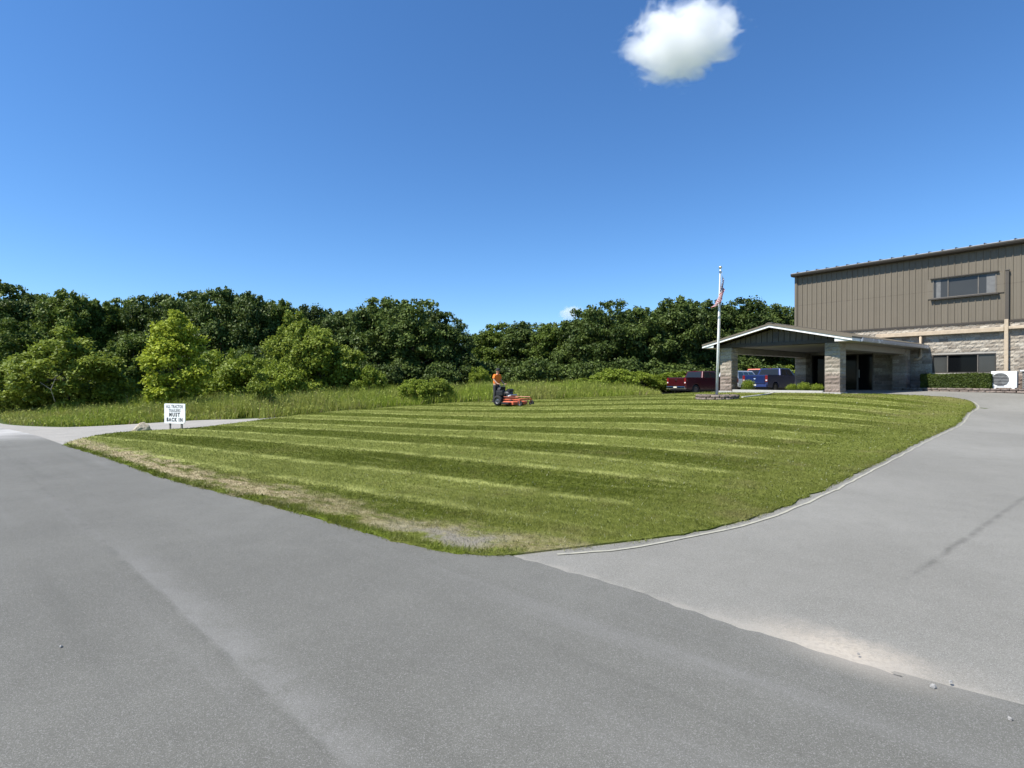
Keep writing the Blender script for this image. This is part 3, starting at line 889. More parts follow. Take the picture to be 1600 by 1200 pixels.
# windows
def window(z0, z1, lower):
    w = empty('window'); w.parent = wh
    x0, x1 = WIN
    yf = .03 if lower else .06
    mb = MB(); mb.box(x0 + .002, x1 - .002, .192, .198, z0 + .002, z1 - .002); mb.build('interior', M['black'], w)
    mb = MB()
    for a, b, c, d in ((x0, x1, z0, z0 + .05), (x0, x1, z1 - .05, z1), (x0, x0 + .05, z0 + .05, z1 - .05), (x1 - .05, x1, z0 + .05, z1 - .05)):
        mb.box(a, b, yf, .19, c, d)
    mb.build('frame', M['bronze'] if lower else M['alum'], w)
    m1, m2 = x0 + .70, x0 + 2.02
    for m_ in (m1, m2):
        mb = MB(); mb.box(m_ - .022, m_ + .022, yf + .02, .17, z0 + .05, z1 - .05); mb.build('mullion', M['alum'], w)
    for i, (a, b) in enumerate(((x0 + .05, m1 - .022), (m1 + .022, m2 - .022), (m2 + .022, x1 - .05))):
        mb = MB(); mb.box(a, b, .10 + (0.03 if i == 1 else 0), .108 + (0.03 if i == 1 else 0), z0 + .05, z1 - .05)
        mb.build('pane', M['glass_dark'] if (lower and i == 1) else M['glass'], w)
    if lower:
        pass
    else:
        for a, b in ((x0 + .16, x0 + .36), (x1 - .42, x1 - .06)):
            mb = MB(); mb.box(a, b, .096, .099, z0 + .055, z1 - .055); mb.build('blind', M['blind'], w)
        mb = MB(); mb.box(x0 - .1, x1 + .1, -.03, .13, z1, z1 + .05); mb.build('head_trim', M['siding_dark'], w)
        mb = MB(); mb.box(x0 - .1, x1 + .1, -.06, .13, z0 - .07, z0); mb.build('sill', M['siding_dark'], w)
    if lower:
        mb = MB(); mb.box(x0 - .04, x1 + .04, .0, .13, z0 - .06, z0 - .002); mb.build('sill', M['mortar'], w)
window(*WHI, False); window(*WLO, True)
# pipes on the wall
mb = MB(); mb.box(10.86, 11.01, -.03, .08, ZS + .0, 6.38); mb.box(10.84, 11.03, -.05, .08, 6.38, 6.44); mb.build('downspout', M['gable'], wh, bevel=.01)
mb = MB(); mb.box(10.86, 11.02, -.20, -.035, .95, ZS + .04); mb.build('downspout', M['tan'], wh, bevel=.015)
mb = MB(); mb.box(4.95, 10.855, -.24, -.02, 3.20, 3.43); mb.build('drain_pipe', M['tan'], wh, bevel=.02)
mb = MB(); mb.box(11.03, LEN, -.21, -.02, 3.30, 3.45); mb.build('drain_pipe', M['tan'], wh, bevel=.02)
mb = MB()
mb.tube([(7.22, -.13, 3.2), (7.22, -.13, 2.05), (7.19, -.13, 1.93), (7.10, -.13, 1.86), (6.92, -.13, 1.83)], .085, 10); mb.build('downspout', M['tan'], wh, smooth=True)
# doors under the canopy
for (a, b, c, d) in DOORS:
    w = empty('door'); w.parent = wh
    mb = MB(); mb.box(a + .002, b - .002, .19, .198, c, d - .002); mb.build('interior', M['black'], w)
    mb = MB()
    for p in ((a, a + .07, c, d), (b - .07, b, c, d), (a + .07, b - .07, d - .07, d)): mb.box(p[0], p[1], .04, .17, p[2], p[3])
    if b - a > 1.3: mb.box((a + b) / 2 - .05, (a + b) / 2 + .05, .05, .16, c, d - .07)
    mb.build('frame', M['bronze'], w)
    mb = MB(); mb.box(a + .07, b - .07, .10, .11, c, d - .07); mb.build('pane', M['glass_dark'], w)
    mb = MB(); mb.tube([((a + b) / 2 + .1, .02, .8), ((a + b) / 2 + .1, .02, 1.3)], .015, 6); mb.build('handle', M['steel'], w)

# ------------------------------------------------------------------ entrance canopy
CX0, CX1, CY = -.25, 7.46, -10.4
cp = tag(empty('entrance_canopy', wloc(3.6, -5.2, 0), WRZ), 'gabled drive-through entrance canopy on square block columns', 'canopy')
OX, OY = 3.6, -5.2
def cbox(mb, x0, x1, y0, y1, z0, z1): return mb.box(x0 - OX, x1 - OX, y0 - OY, y1 - OY, z0, z1)
def cpris(mb, poly, a, b): return mb.prism([(x - OX, z) for x, z in poly], 'y', a - OY, b - OY)
ZE, ZP, XM = 2.60, 3.49, (CX0 + CX1) / 2
sl = (ZP - ZE) / (XM - CX0)
colblocks = {}
def col_mesh(seed, w, d, h=.194):
    r = random.Random(seed); mb = MB(); n = 4
    rings = []
    for j in range(3):
        ring = []
        for (ax, ay, bx, by) in ((0, 0, 1, 0), (1, 0, 1, 1), (1, 1, 0, 1), (0, 1, 0, 0)):
            for i in range(n):
                t = i / n; x, y = ax + (bx - ax) * t, ay + (by - ay) * t
                o = r.uniform(.0, .012) if (j != 1 or i == 0) else r.uniform(.012, .04)
                nx, ny = (by - ay), -(bx - ax)
                ring.append((x * w + nx * o, y * d + ny * o, h * j / 2))
        rings.append(ring)
    mb.ring_loft(rings)
    return mb.mesh('block', M['block_low'])
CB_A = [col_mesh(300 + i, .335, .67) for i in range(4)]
CB_B = [col_mesh(320 + i, .67, .335) for i in range(4)]
def column(x0, y0, h, base=True):
    c = empty('column'); c.parent = cp; c.location = (x0 - OX, y0 - OY, 0)
    mb = MB(); mb.box(.03, .65, .03, .65, 0, h); mb.build('core', M['mortar'], c)
    if base:
        mb = MB(); mb.box(-.06, .74, -.06, .74, -.4, .035); mb.build('footing', M['concrete'], c, bevel=.01)
    k = 0; z = .037
    while z < h - .05:
        hh = min(.2, h - z)
        for q in range(2):
            if k % 2 == 0: o = link('block', rnd.choice(CB_A), None, c, (q * .343, 0.004, z))
            else: o = link('block', rnd.choice(CB_B), None, c, (0.004, q * .343, z))
            o.scale = (1, 1, (hh - .006) / .194)
        z += .2; k += 1
column(6.02, -9.72, 2.45); column(.42, -9.72, 2.45)
column(6.02, -.78, 2.45, False); column(.42, -.78, 2.45, False)
# beams
for x0 in (.45, 6.05):
    mb = MB(); cbox(mb, x0, x0 + .6, -9.04, -.79, 2.14, 2.452); mb.build('beam', M['soffit'], cp)
mb = MB(); cbox(mb, .40, 6.72, -9.76, -9.0, 2.455, 2.62); mb.build('beam', M['siding_dark'], cp)
# ceiling, eave boxes
mb = MB(); cbox(mb, 1.052, 6.048, -9.0, -.08, 2.46, 2.50); mb.build('ceiling', M['soffit'], cp)
for x0, x1 in ((CX0 + .02, .40), (6.72, CX1 - .02)):
    mb = MB(); cbox(mb, x0, x1, CY + .03, -.08, 2.44, 2.47); mb.build('eave_soffit', M['soffit'], cp)
    a, b = x0, x1
    if a < 1: poly = [(a, 2.472), (b, 2.472), (b, ZE - .10 + sl * (b - CX0)), (a, ZE - .10)]
    else: poly = [(a, 2.472), (b, 2.472), (b, ZE - .10), (a, ZE - .10 + sl * (CX1 - a))]
    mb = MB(); cpris(mb, poly, CY + .03, CY + .06); mb.build('eave_return', M['white'], cp)
# gable boards
gy = -9.70
x = .45
while x < 6.66:
    x1 = min(x + .30, 6.68)
    zt = lambda q: ZE - .14 + sl * (min(q, CX0 + CX1 - q) - CX0)
    poly = [(x, 2.625), (x1 - .03, 2.625), (x1 - .03, zt(x1)), (x, zt(x))]
    if x < XM < x1: poly.insert(3, (XM, zt(XM)))
    mb = MB(); cpris(mb, poly, gy - rnd.uniform(0, .012), gy + .03); mb.build('gable_board', M['gable'], cp)
    x = x1
mb = MB(); cpris(mb, [(.41, 2.622), (6.71, 2.622), (6.71, ZE - .16 + sl * (CX1 - 6.71)), (XM, ZP - .16), (.41, ZE - .16 + sl * (.41 - CX0))], gy + .032, gy + .06); mb.build('gable_backing', M['black'], cp)
mb = MB(); cbox(mb, XM - .13, XM + .13, gy - .03, gy - .014, 2.80, 3.13); vent = mb.build('gable_vent', M['bronze'], cp)
for i in range(6):
    mb = MB(); cbox(mb, XM - .11, XM + .11, gy - .045, gy - .031, 2.83 + i * .05, 2.855 + i * .05); mb.build('slat', M['siding_dark'], vent)
# roof slopes, fascia boards
for sgn in (0, 1):
    e = lambda q: ZE + sl * ((q - CX0) if sgn == 0 else (CX1 - q))
    a, b = (CX0 - .03, XM) if sgn == 0 else (CX1 + .03, XM)
    mb = MB(); cpris(mb, [(a, e(a) - .02), (b, e(b) - .02), (b, e(b) + .07), (a, e(a) + .07)], CY - .05, -.02); rf = mb.build('roof', M['siding'], cp)
    for i in range(13):
        xx = a + (b - a) * .5
        y = CY + .25 + i * .8
        mb = MB(); mb.box(-2.02, 2.02, -.02, .02, 0, .028)
        q = mb.build('roof_seam', M['siding'], rf, (xx - OX, y - OY, e(xx) + .068), (0, (-1 if sgn == 0 else 1) * math.atan(sl), 0))
    mb = MB(); cpris(mb, [(a, e(a) - .13), (b, e(b) - .13), (b, e(b) - .022), (a, e(a) - .022)], CY - .02, CY + .028); mb.build('fascia', M['white'], cp)
mb = MB(); cpris(mb, [(XM - .16, ZP + .05), (XM, ZP + .095), (XM + .16, ZP + .05), (XM + .16, ZP + .075), (XM, ZP + .12), (XM - .16, ZP + .075)], CY - .06, -.02); mb.build('ridge_cap', M['siding'], cp)
mb = MB(); cpris(mb, [(CX1 + .03, 2.45), (CX1 + .13, 2.45), (CX1 + .15, 2.52), (CX1 + .15, 2.62), (CX1 + .13, 2.62), (CX1 + .03, 2.50)], CY + .9, -.03); mb.build('gutter', M['galv'], cp)
mb = MB(); cpris(mb, [(CX1 - .02, 2.45), (CX1 + .03, 2.45), (CX1 + .03, 2.58), (CX1 - .02, 2.58)], CY + .06, -.03); mb.build('eave_fascia', M['white'], cp)
mb = MB(); cpris(mb, [(CX0 - .03, 2.45), (CX0 + .02, 2.45), (CX0 + .02, 2.58), (CX0 - .03, 2.58)], CY + .06, -.03); mb.build('eave_fascia', M['white'], cp)

# slab under the canopy front: raised concrete kerb with planting
mb = MB(); mb.box(1.2 - OX, 5.95 - OX, -9.78 - OY, -9.62 - OY, -.3, .11)
o = mb.build('kerb', M['concrete'], None, wloc(OX, OY), (0, 0, WRZ), bevel=.012); tag(o, kind='structure')
# pale edging strip from the planter to the drive
ed = smooth_curve([(10.75, 25.4), (11.6, 26.0), (12.6, 26.9), (13.6, 28.2)], .3)
o = ribbon('path_edging', ed, .11, .03, M['concrete'], .035); tag(o, kind='structure')

# ------------------------------------------------------------------ low stone planting edge, hedge units, air conditioner
def stone_mesh(seed, w, d, h):
    r = random.Random(seed)
    bm = bmesh.new(); bmesh.ops.create_cube(bm, size=1)
    bmesh.ops.subdivide_edges(bm, edges=bm.edges, cuts=1, use_grid_fill=True)
    for v in bm.verts:
        v.co = Vector((v.co.x * w, v.co.y * d, (v.co.z + .5) * h))
        l = Vector((v.co.x / w, v.co.y / d, v.co.z / h - .5)).length
        k = 1 - .13 * max(0, l - .5) / .37
        v.co.x *= k; v.co.y *= k
        v.co += Vector((r.uniform(-1, 1) * w * .04, r.uniform(-1, 1) * d * .06, r.uniform(-1, 1) * h * .06))
    me = bpy.data.meshes.new('stone'); bm.to_mesh(me); bm.free(); me.shade_smooth()
    return me
def stone_m(name, a, b, c3):
    t = NT(name); P = t.pos(); r = t.n('ObjectInfo').outputs['Random']
    c = t.mix(r, a, b); n = t.noise(P, 11, 5, .7)
    c = t.mix(t.ss(n, .42, .7), c, c3)
    t.bsdf(c, .9, 0, .2, t.bump(t.noise(P, 24, 5, .7), .02)); return t.done()
M['stone'] = stone_m('edging_stone', (0.16, 0.125, 0.105), (0.27, 0.22, 0.185), (0.10, 0.085, 0.075))
rw = tag(empty('retaining_wall', wloc(9.6, -1.7), WRZ), 'low dry-laid stone edging wall below the clipped hedge', 'wall')
STN = [stone_mesh(400 + i, .36, .22, .12) for i in range(6)]
for m_ in STN: m_.materials.append(M['stone'])
for row in range(2):
    x = -2.9 + (.18 if row else 0)
    while x < 4.6:
        w = rnd.uniform(.26, .46)
        o = link('stone', rnd.choice(STN), None, rw, (x + w / 2, rnd.uniform(-.02, .02) + row * .03, -.03 + row * .118))
        o.scale = (w / .36 * .98, 1, rnd.uniform(.92, 1.05)); x += w
mb = MB(); mb.box(6.75 - 9.6, 15 - 9.6, .08, 1.62, -.2, .17); mb.build('soil_fill', plain('bark_mulch', (0.07, 0.05, 0.035), .95, var=.4, scale=14, bump=.03), rw)

ac = tag(empty('air_conditioner', wloc(11.05, -1.05, .17), WRZ), 'white outdoor air conditioning unit with round fan grille beside the hedge', 'air conditioner')
mb = MB(); mb.box(-.5, .5, -.19, .19, .07, .92); mb.build('cabinet', plain('white_cabinet', (0.76, 0.76, 0.73), .4, var=.05), ac, bevel=.02)
gc = (-.13, -.2, .50)
mb = MB(); mb.lathe([(.001, -.006), (.335, -.006), (.335, -.0005), (.001, -.0005)], 32, 'y', (gc[0], -.1905, gc[2])); mb.build('fan_recess', plain('fan_shadow_grey', (0.11, 0.115, 0.11), .6), ac)
mb = MB()
for i in range(9):
    z = -.30 + i * .075; w = math.sqrt(max(.0, .33 ** 2 - z * z))
    mb = MB(); mb.box(gc[0] - w, gc[0] + w, -.222, -.208, gc[2] + z - .011, gc[2] + z + .011); mb.build('grille_bar', plain('grille_grey', (0.33, 0.33, 0.32), .5) if i == 0 else bpy.data.materials['grille_grey'], ac)
mb = MB()
for i in range(3):
    a = i * 2 * PI / 3
    mb.face([(gc[0] + .05 * math.cos(a), -.199, gc[2] + .05 * math.sin(a)), (gc[0] + .31 * math.cos(a - .1), -.2, gc[2] + .31 * math.sin(a - .1)), (gc[0] + .31 * math.cos(a + .8), -.204, gc[2] + .31 * math.sin(a + .8)), (gc[0] + .05 * math.cos(a + 1), -.205, gc[2] + .05 * math.sin(a + 1))])
mb.build('fan_blades', M['black'], ac)
for xx in (-.36, .36):
    mb = MB(); mb.box(xx - .06, xx + .06, -.2, .2, 0, .068); mb.build('foot', M['white'], ac)
mb = MB(); mb.box(.30, .40, -.196, -.1905, .72, .74); mb.build('badge', plain('grey_badge', (0.3, 0.3, 0.3), .5), ac)
cu = tag(empty('condenser', wloc(12.15, -.75, .17), WRZ), 'grey louvred condenser unit with pale lid, cut by the picture edge', 'condenser')
mb = MB(); mb.box(-.42, .42, -.38, .38, 0, .88); mb.build('cabinet', plain('mottled_grey_metal', (0.16, 0.155, 0.14), .6, .3, var=.4, scale=12), cu, bevel=.02)
for i in range(9):
    mb = MB(); mb.box(-.40, .40, -.40, -.384, .06 + i * .09, .10 + i * .09); mb.build('louvre', plain('louvre_grey', (0.22, 0.215, 0.2), .5) if i == 0 else bpy.data.materials['louvre_grey'], cu)
mb = MB(); mb.box(-.5, .5, -.46, .44, .885, .97); mb.build('lid', plain('pale_lid', (0.5, 0.5, 0.5), .4, .4), cu, bevel=.025)

# ------------------------------------------------------------------ flagpole, planter, flag
FX, FY = ray(1120, 25.4); FZ = g1(FX, FY)
pl = tag(empty('stone_planter', (FX + .02, FY, FZ)), 'low stone ring planter around the flagpole foot', 'planter')
for row in range(2):
    n = 14
    for i in range(n):
        a = 2 * PI * (i + .5 * row) / n
        o = link('stone', STN[i % 6], None, pl, (math.cos(a) * .86, math.sin(a) * .86, -.04 + row * .12), (0, 0, a + PI / 2))
        o.scale = (1.06, .9, rnd.uniform(.95, 1.08))
mb = MB(); mb.lathe([(.78, -.1), (.78, .17), (.3, .20), (.001, .21)], 20); mb.build('soil_fill', bpy.data.materials['bark_mulch'], pl)
fp = tag(empty('flagpole', (FX, FY, FZ + .19)), 'tall white flagpole standing in the stone planter', 'flagpole')
PH = 5.95
LEANX = .155
def pole_at(h): return (LEANX * h / PH, 0, h)
mb = MB(); mb.tube([pole_at(0), pole_at(PH * .5), pole_at(PH - .25), pole_at(PH - .1)], [.062, .05, .035, .03], 12); mb.build('pole', M['white'], fp, smooth=True)
c = pole_at(PH)
mb = MB(); mb.lathe([(.001, -.075), (.05, -.055), (.075, 0), (.05, .055), (.001, .075)], 14, 'z', c); mb.build('finial', plain('gold_ball', (0.6, 0.55, 0.38), .3, .6), fp, smooth=True)
mb = MB(); mb.box(c[0] - .05, c[0] + .05, -.05, .05, PH - .26, PH - .17); mb.build('truck', M['steel'], fp)
mb = MB(); mb.tube([(c[0] + .06, -.05, PH - .22), (.1, -.06, 2.5), (.07, -.06, 1.2)], .006, 5); mb.build('halyard', plain('halyard_rope', (0.55, 0.54, 0.5), .8), fp)
def flag_m():
    t = NT('flag_cloth')
    u, v = t.attr('fu'), t.attr('fv')          # 0..1 along fly / down hoist
    st = t.math('GREATER_THAN', t.math('FRACT', t.math('MULTIPLY', v, 6.5)), .5)
    c = t.mix(st, (0.42, 0.03, 0.045), (0.72, 0.70, 0.68))
    can = t.math('MULTIPLY', t.math('LESS_THAN', u, .40), t.math('LESS_THAN', v, 7 / 13))
    sx_ = t.math('SUBTRACT', t.math('FRACT', t.math('MULTIPLY', u, 6 / .4)), .5)
    sy_ = t.math('SUBTRACT', t.math('FRACT', t.math('MULTIPLY', v, 5 * 13 / 7)), .5)
    rr = t.math('ADD', t.math('MULTIPLY', sx_, sx_), t.math('MULTIPLY', sy_, sy_))
    star = t.math('LESS_THAN', rr, .085)
    blue = t.mix(star, (0.018, 0.03, 0.12), (0.72, 0.71, 0.70))
    c = t.mix(can, c, blue)
    d = t.n('BsdfPrincipled'); t.put(d.inputs['Base Color'], c); d.inputs['Roughness'].default_value = .8
    tr = t.n('BsdfTranslucent'); t.put(tr.inputs[0], c)
    mx = t.n('MixShader'); mx.inputs[0].default_value = .3
    t.t.links.new(d.outputs[0], mx.inputs[1]); t.t.links.new(tr.outputs[0], mx.inputs[2]); t.t.links.new(mx.outputs[0], t.out.inputs[0])
    return t.done()
def flag():
    # limp flag: hoist held on the pole, the fly falls in folds to the other side
    nu, nv = 46, 16
    H, Lf = 1.0, 1.6
    top = pole_at(PH - .35)
    V, fu, fv = [], [], []
    for i in range(nu):
        u = i / (nu - 1)
        for j in range(nv):
            v = j / (nv - 1)
            # the cloth hangs: points farther along the fly drop down and bunch up into folds
            drop = v * H * (1 - .25 * u) + (u ** .85) * Lf * .68 * (1 - .42 * v)
            fold = math.sin(u * 15 + v * 2.2) * .10 * min(1, u * 5)
            x = .06 + .07 * math.sin(u * PI) * (1 - v) - .40 * (u ** 1.1) * (.30 + .70 * v) + fold * .7
            y = -.06 - .08 * u + math.cos(u * 15 + v * 3) * .06 * min(1, u * 5)
            V.append((x, y, -drop)); fu.append(u); fv.append(v)
    i, j = np.meshgrid(np.arange(nu - 1), np.arange(nv - 1), indexing='ij')
    q = (i * nv + j).ravel()
    fs = np.stack([q, q + 1, q + nv + 1, q + nv], -1)
    me = np_mesh('flag', np.array(V), fs, 4, flag_m(), {'fu': np.array(fu), 'fv': np.array(fv)}, smooth=True)
    o = link('flag', me, None, None, (FX + top[0], FY, FZ + .19 + top[2]))
    o.scale = (1.2, 1.2, 1.12)
    tag(o, 'limp red, white and blue flag hanging down the flagpole', 'flag')
flag()
# ------------------------------------------------------------------ sign and boulder
def text_mesh(body, size, bold=0.0, stretch=1.0):
    cu_ = bpy.data.curves.new('t', 'FONT'); cu_.body = body; cu_.size = size; cu_.align_x = 'CENTER'; cu_.extrude = .0015; cu_.offset = bold
    cu_.resolution_u = 3
    cu_.space_character = 1.05 + bold * 6
    ob = bpy.data.objects.new('t', cu_); COL.objects.link(ob)
    dg = bpy.context.evaluated_depsgraph_get()
    me = bpy.data.meshes.new_from_object(ob.evaluated_get(dg))
    bpy.data.objects.remove(ob); bpy.data.curves.remove(cu_)
    for v in me.vertices: v.co.x *= stretch
    return me
SX, SY = at(273, 671); SZ = g1(SX, SY)
sc_ = SY / F
sg = tag(empty('road_sign', (SX, SY, SZ), R(-20)), 'white board sign on two posts telling tractor trailers to back in', 'sign')
bw, bh, bz = 44.5 * sc_, 31 * sc_, 9.3 * sc_
mb = MB()
r_ = .03; cl = .10
poly = [(-bw / 2 + .01, bz), (bw / 2 - cl, bz), (bw / 2 - .03, bz + .045), (bw / 2, bz + .12), (bw / 2, bz + bh - r_), (bw / 2 - r_, bz + bh), (-bw / 2 + r_, bz + bh), (-bw / 2, bz + bh - r_), (-bw / 2, bz + .01)]
mb.prism(poly, 'y', -.012, .012); mb.build('board', plain('sign_white', (0.80, 0.81, 0.80), .5, var=.05, scale=4), sg)
for xx in (-bw * .275, bw * .285):
    mb = MB(); mb.box(xx - .028, xx + .028, .0135, .07, -.5, bz + bh - .06); mb.build('post', plain('weathered_post', (0.20, 0.185, 0.165), .9, var=.3, scale=9), sg)
lm = plain('sign_lettering', (0.035, 0.038, 0.042), .6, var=.2)
lg = plain('faded_lettering', (0.11, 0.12, 0.13), .6, var=.3)
for txt, hgt, zz, bold, mat, wid in (('ALL TRACTOR', 5.2, 24.0, .012, lg, 36.0), ('TRAILERS', 5.0, 17.8, .012, lg, 25.0), ('MUST', 6.2, 10.6, .022, lm, 23.0), ('BACK IN', 6.2, 2.9, .022, lm, 34.0)):
    me = text_mesh(txt, 1.0, bold * 1.8 / (hgt * sc_ / .7) * .3)
    xs = [v.co.x for v in me.vertices]; ys = [v.co.y for v in me.vertices]
    kx = wid * sc_ / (max(xs) - min(xs)); ky = hgt * sc_ / (max(ys) - min(ys))
    for v in me.vertices: v.co = Vector(((v.co.x - (max(xs) + min(xs)) / 2) * kx, (v.co.y - min(ys)) * ky, v.co.z))
    o = link('lettering', me, mat, sg, (0, -.0145, bz + zz * sc_), (PI / 2, 0, 0))

def rock(name, w, d, h, seed, mat, sub=3, amp=.16):
    r = random.Random(seed); bm = bmesh.new(); bmesh.ops.create_icosphere(bm, subdivisions=sub, radius=1)
    off = [Vector((r.uniform(-1, 1), r.uniform(-1, 1), r.uniform(-.2, 1))).normalized() for _ in range(9)]
    from mathutils import noise as mn
    for v in bm.verts:
        p = v.co.copy()
        for o_ in off:
            q = p.dot(o_)
            if q > .72: p -= o_ * (q - .72) * .85
        p *= 1 + amp * mn.noise(v.co * 1.7 + Vector((seed, 0, 0))) + amp * .4 * mn.noise(v.co * 5)
        v.co = Vector((p.x * w / 2, p.y * d / 2, max(-.25, p.z) * h / 1.0))
    me = bpy.data.meshes.new(name); bm.to_mesh(me); bm.free(); me.materials.append(mat)
    return me
M['boulder'] = stone_m('limestone_boulder', (0.46, 0.40, 0.29), (0.48, 0.43, 0.33), (0.19, 0.16, 0.125))
BX, BY = at(222, 673.5)
o = link('boulder', rock('boulder', 26 * BY / F, .5, 14 * BY / F, 5, M['boulder'], 4), None, None, (BX, BY, g1(BX, BY) + .02), (0, 0, .4)); o.data.shade_flat()
tag(o, 'pale weathered boulder on the lawn corner beside the sign', 'boulder')
pm = stone_m('road_pebble', (0.34, 0.33, 0.31), (0.42, 0.41, 0.38), (0.2, 0.19, 0.18))
for (px, py, sz, lab) in ((1460, 1079, .022, 'pale pebble on the asphalt just below the sandy seam'), (1581, 1130, .017, 'small pebble on the asphalt near the lower right picture edge'), (1488, 1071, .014, 'tiny pebble lying on the seam right of the sand patch'), (1343, 1027, .012, 'tiny dark pebble lying in the middle of the sand patch'), (93, 1015, .014, 'tiny pale pebble on the dark road, lower left')):
    x, y = at(px, py)
    o = link('pebble', rock('pebble', sz * 1.5, sz * 1.2, sz * .8, int(px), pm, 2), None, None, (x, y, g1(x, y) + .012 + sz * .12)); tag(o, lab, 'pebble', 'loose pebbles on the asphalt')

# ------------------------------------------------------------------ stand-on mower with its operator
MX, MY = at(786, 634); MZ = g1(MX, MY) + .03
HEAD = math.atan2(-.55, .83)
mw = tag(empty('stand_on_mower', (MX, MY, MZ), HEAD), 'orange and black stand-on mower cutting the lawn', 'mower')
M['orange'] = plain('mower_orange', (0.50, 0.125, 0.06), .45, var=.15)
def mpart(nm, mb, mat, parent=None, **k): return mb.build(nm, mat, parent or mw, **k)
mb = MB()
mb.ring_loft([[(.40, -.62, z0), (1.12, -.70, z0), (1.22, -.45, z0), (1.22, .45, z0), (1.12, .70, z0), (.40, .62, z0)] for z0 in (.07, .21)] + [[(.45, -.56, .25), (1.08, -.62, .25), (1.14, -.42, .25), (1.14, .42, .25), (1.08, .62, .25), (.45, .56, .25)]])
mpart('deck', mb, M['orange'], bevel=.012)
mb = MB(); mb.box(.55, 1.0, -.98, -.69, .10, .20); mpart('discharge_chute', mb, M['black'], bevel=.02)
for yy in (-.42, 0, .42):
    mb = MB(); mb.lathe([(.001, .25), (.11, .25), (.11, .30), (.05, .34), (.001, .34)], 14, 'z', (.8, yy, 0)); mpart('pulley_cover', mb, M['black'])
mb = MB()
for yy in (-.34, .34): mb.box(-.25, 1.42, yy - .03, yy + .03, .30, .37)
mb.box(1.36, 1.43, -.60, .60, .30, .37); mb.box(-.25, -.19, -.31, .31, .30, .37); mb.box(.32, .38, -.31, .31, .30, .37)
mpart('frame', mb, M['orange'])
mb = MB(); mb.tube([(1.36, -.58, .36), (1.36, -.58, .46), (.4, -.5, .47)], .018, 6); mb.tube([(1.36, .58, .36), (1.36, .58, .46), (.4, .5, .47)], .018, 6); mpart('guard_rail', mb, M['orange'])
def wheel(parent, x, y, r, w, spokes=True, z=None):
    e = empty('wheel'); e.parent = parent; e.location = (x, y, r if z is None else z)
    mb = MB(); mb.lathe([(r * .62, -w / 2), (r * .93, -w / 2), (r, -w * .36), (r, w * .36), (r * .93, w / 2), (r * .62, w / 2), (r * .62, -w / 2)], 24, 'y', cap=False); mb.build('tyre', M['rubber'], e, smooth=True)
    mb = MB(); mb.lathe([(.001, -w * .28), (r * .2, -w * .34), (r * .30, -w * .25), (r * .56, -w * .25), (r * .63, -w * .42), (r * .63, w * .42), (r * .56, w * .25), (r * .2, w * .34), (.001, w * .28)], 20, 'y'); mb.build('rim', M['rim'], e, smooth=True)
    return e
M['rim'] = plain('wheel_rim', (0.12, 0.12, 0.125), .4, .6)
for yy in (-.47, .47): wheel(mw, 0, yy, .27, .22)
for yy in (-.56, .56):
    w = wheel(mw, 1.46, yy, .14, .09)
    mb = MB(); mb.box(-.03, .0, -.065, -.05, 0, .19); mb.box(-.03, .0, .05, .065, 0, .19); mb.box(-.05, .02, -.065, .065, .19, .205); mb.build('fork', M['orange'], w)
mb = MB(); mb.box(-.02, .62, -.30, .30, .37, .52); mpart('engine_base', mb, M['black'], bevel=.03)
mb = MB(); mb.lathe([(.25, .52), (.25, .66), (.21, .74), (.001, .76)], 18, 'z', (.36, 0, 0)); e = mpart('engine', mb, plain('engine_grey', (0.055, 0.056, 0.06), .4, .3), smooth=False)
mb = MB(); mb.lathe([(.001, -.2), (.09, -.2), (.09, .2), (.001, .2)], 14, 'y', (.47, .0, .80)); mb.build('air_filter', M['black'], mw)
mb = MB(); mb.tube([(.55, -.3, .5), (.68, -.3, .55), (.68, .28, .55)], .05, 10); mpart('muffler', mb, M['steel'])
for yy in (-.42, .42):
    mb = MB(); mb.box(-.12, .30, yy - .09, yy + .09, .52, .80); mpart('fuel_tank', mb, M['black'], bevel=.05)
mb = MB(); mb.ring_loft([[(-.16, -.27, .37), (.02, -.27, .37), (.02, .27, .37), (-.16, .27, .37)], [(-.20, -.27, .85), (-.02, -.27, .85), (-.02, .27, .85), (-.20, .27, .85)], [(-.16, -.20, 1.02), (.04, -.20, 1.0), (.04, .20, 1.0), (-.16, .20, 1.02)]]); mpart('control_tower', mb, M['black'], bevel=.02)
mb = MB(); mb.tube([(-.10, -.30, .95), (-.16, -.34, 1.06), (-.16, .34, 1.06), (-.10, .30, .95)], .016, 7); mpart('handlebar', mb, M['black'])
for yy in (-.2, .2):
    mb = MB(); mb.tube([(-.04, yy, .98), (-.10, yy, 1.10), (-.10, yy + .1, 1.10)], .012, 6); mpart('control_lever', mb, M['steel'])
mb = MB(); mb.box(-.66, -.20, -.27, .27, .15, .18); mb.box(-.24, -.2, -.27, .27, .18, .36); mpart('platform', mb, M['black'])

def skin_mesh(name, verts, edges, root, sub=2):
    me = bpy.data.meshes.new(name)
    bm = bmesh.new(); lay = bm.verts.layers.skin.verify()
    bv = []
    for i, (p, rx, ry) in enumerate(verts):
        v = bm.verts.new(p); v[lay].radius = (rx, ry); v[lay].use_root = (i == root); bv.append(v)
    for a, b in edges: bm.edges.new((bv[a], bv[b]))
    bm.to_mesh(me); bm.free()
    ob = bpy.data.objects.new(name, me); COL.objects.link(ob)
    m1 = ob.modifiers.new('s', 'SKIN'); m1.use_smooth_shade = True
    m2 = ob.modifiers.new('d', 'SUBSURF'); m2.levels = sub; m2.render_levels = sub
    dg = bpy.context.evaluated_depsgraph_get()
    out = bpy.data.meshes.new_from_object(ob.evaluated_get(dg))
    bpy.data.objects.remove(ob); bpy.data.meshes.remove(me)
    out.shade_smooth(); out.name = name
    return out
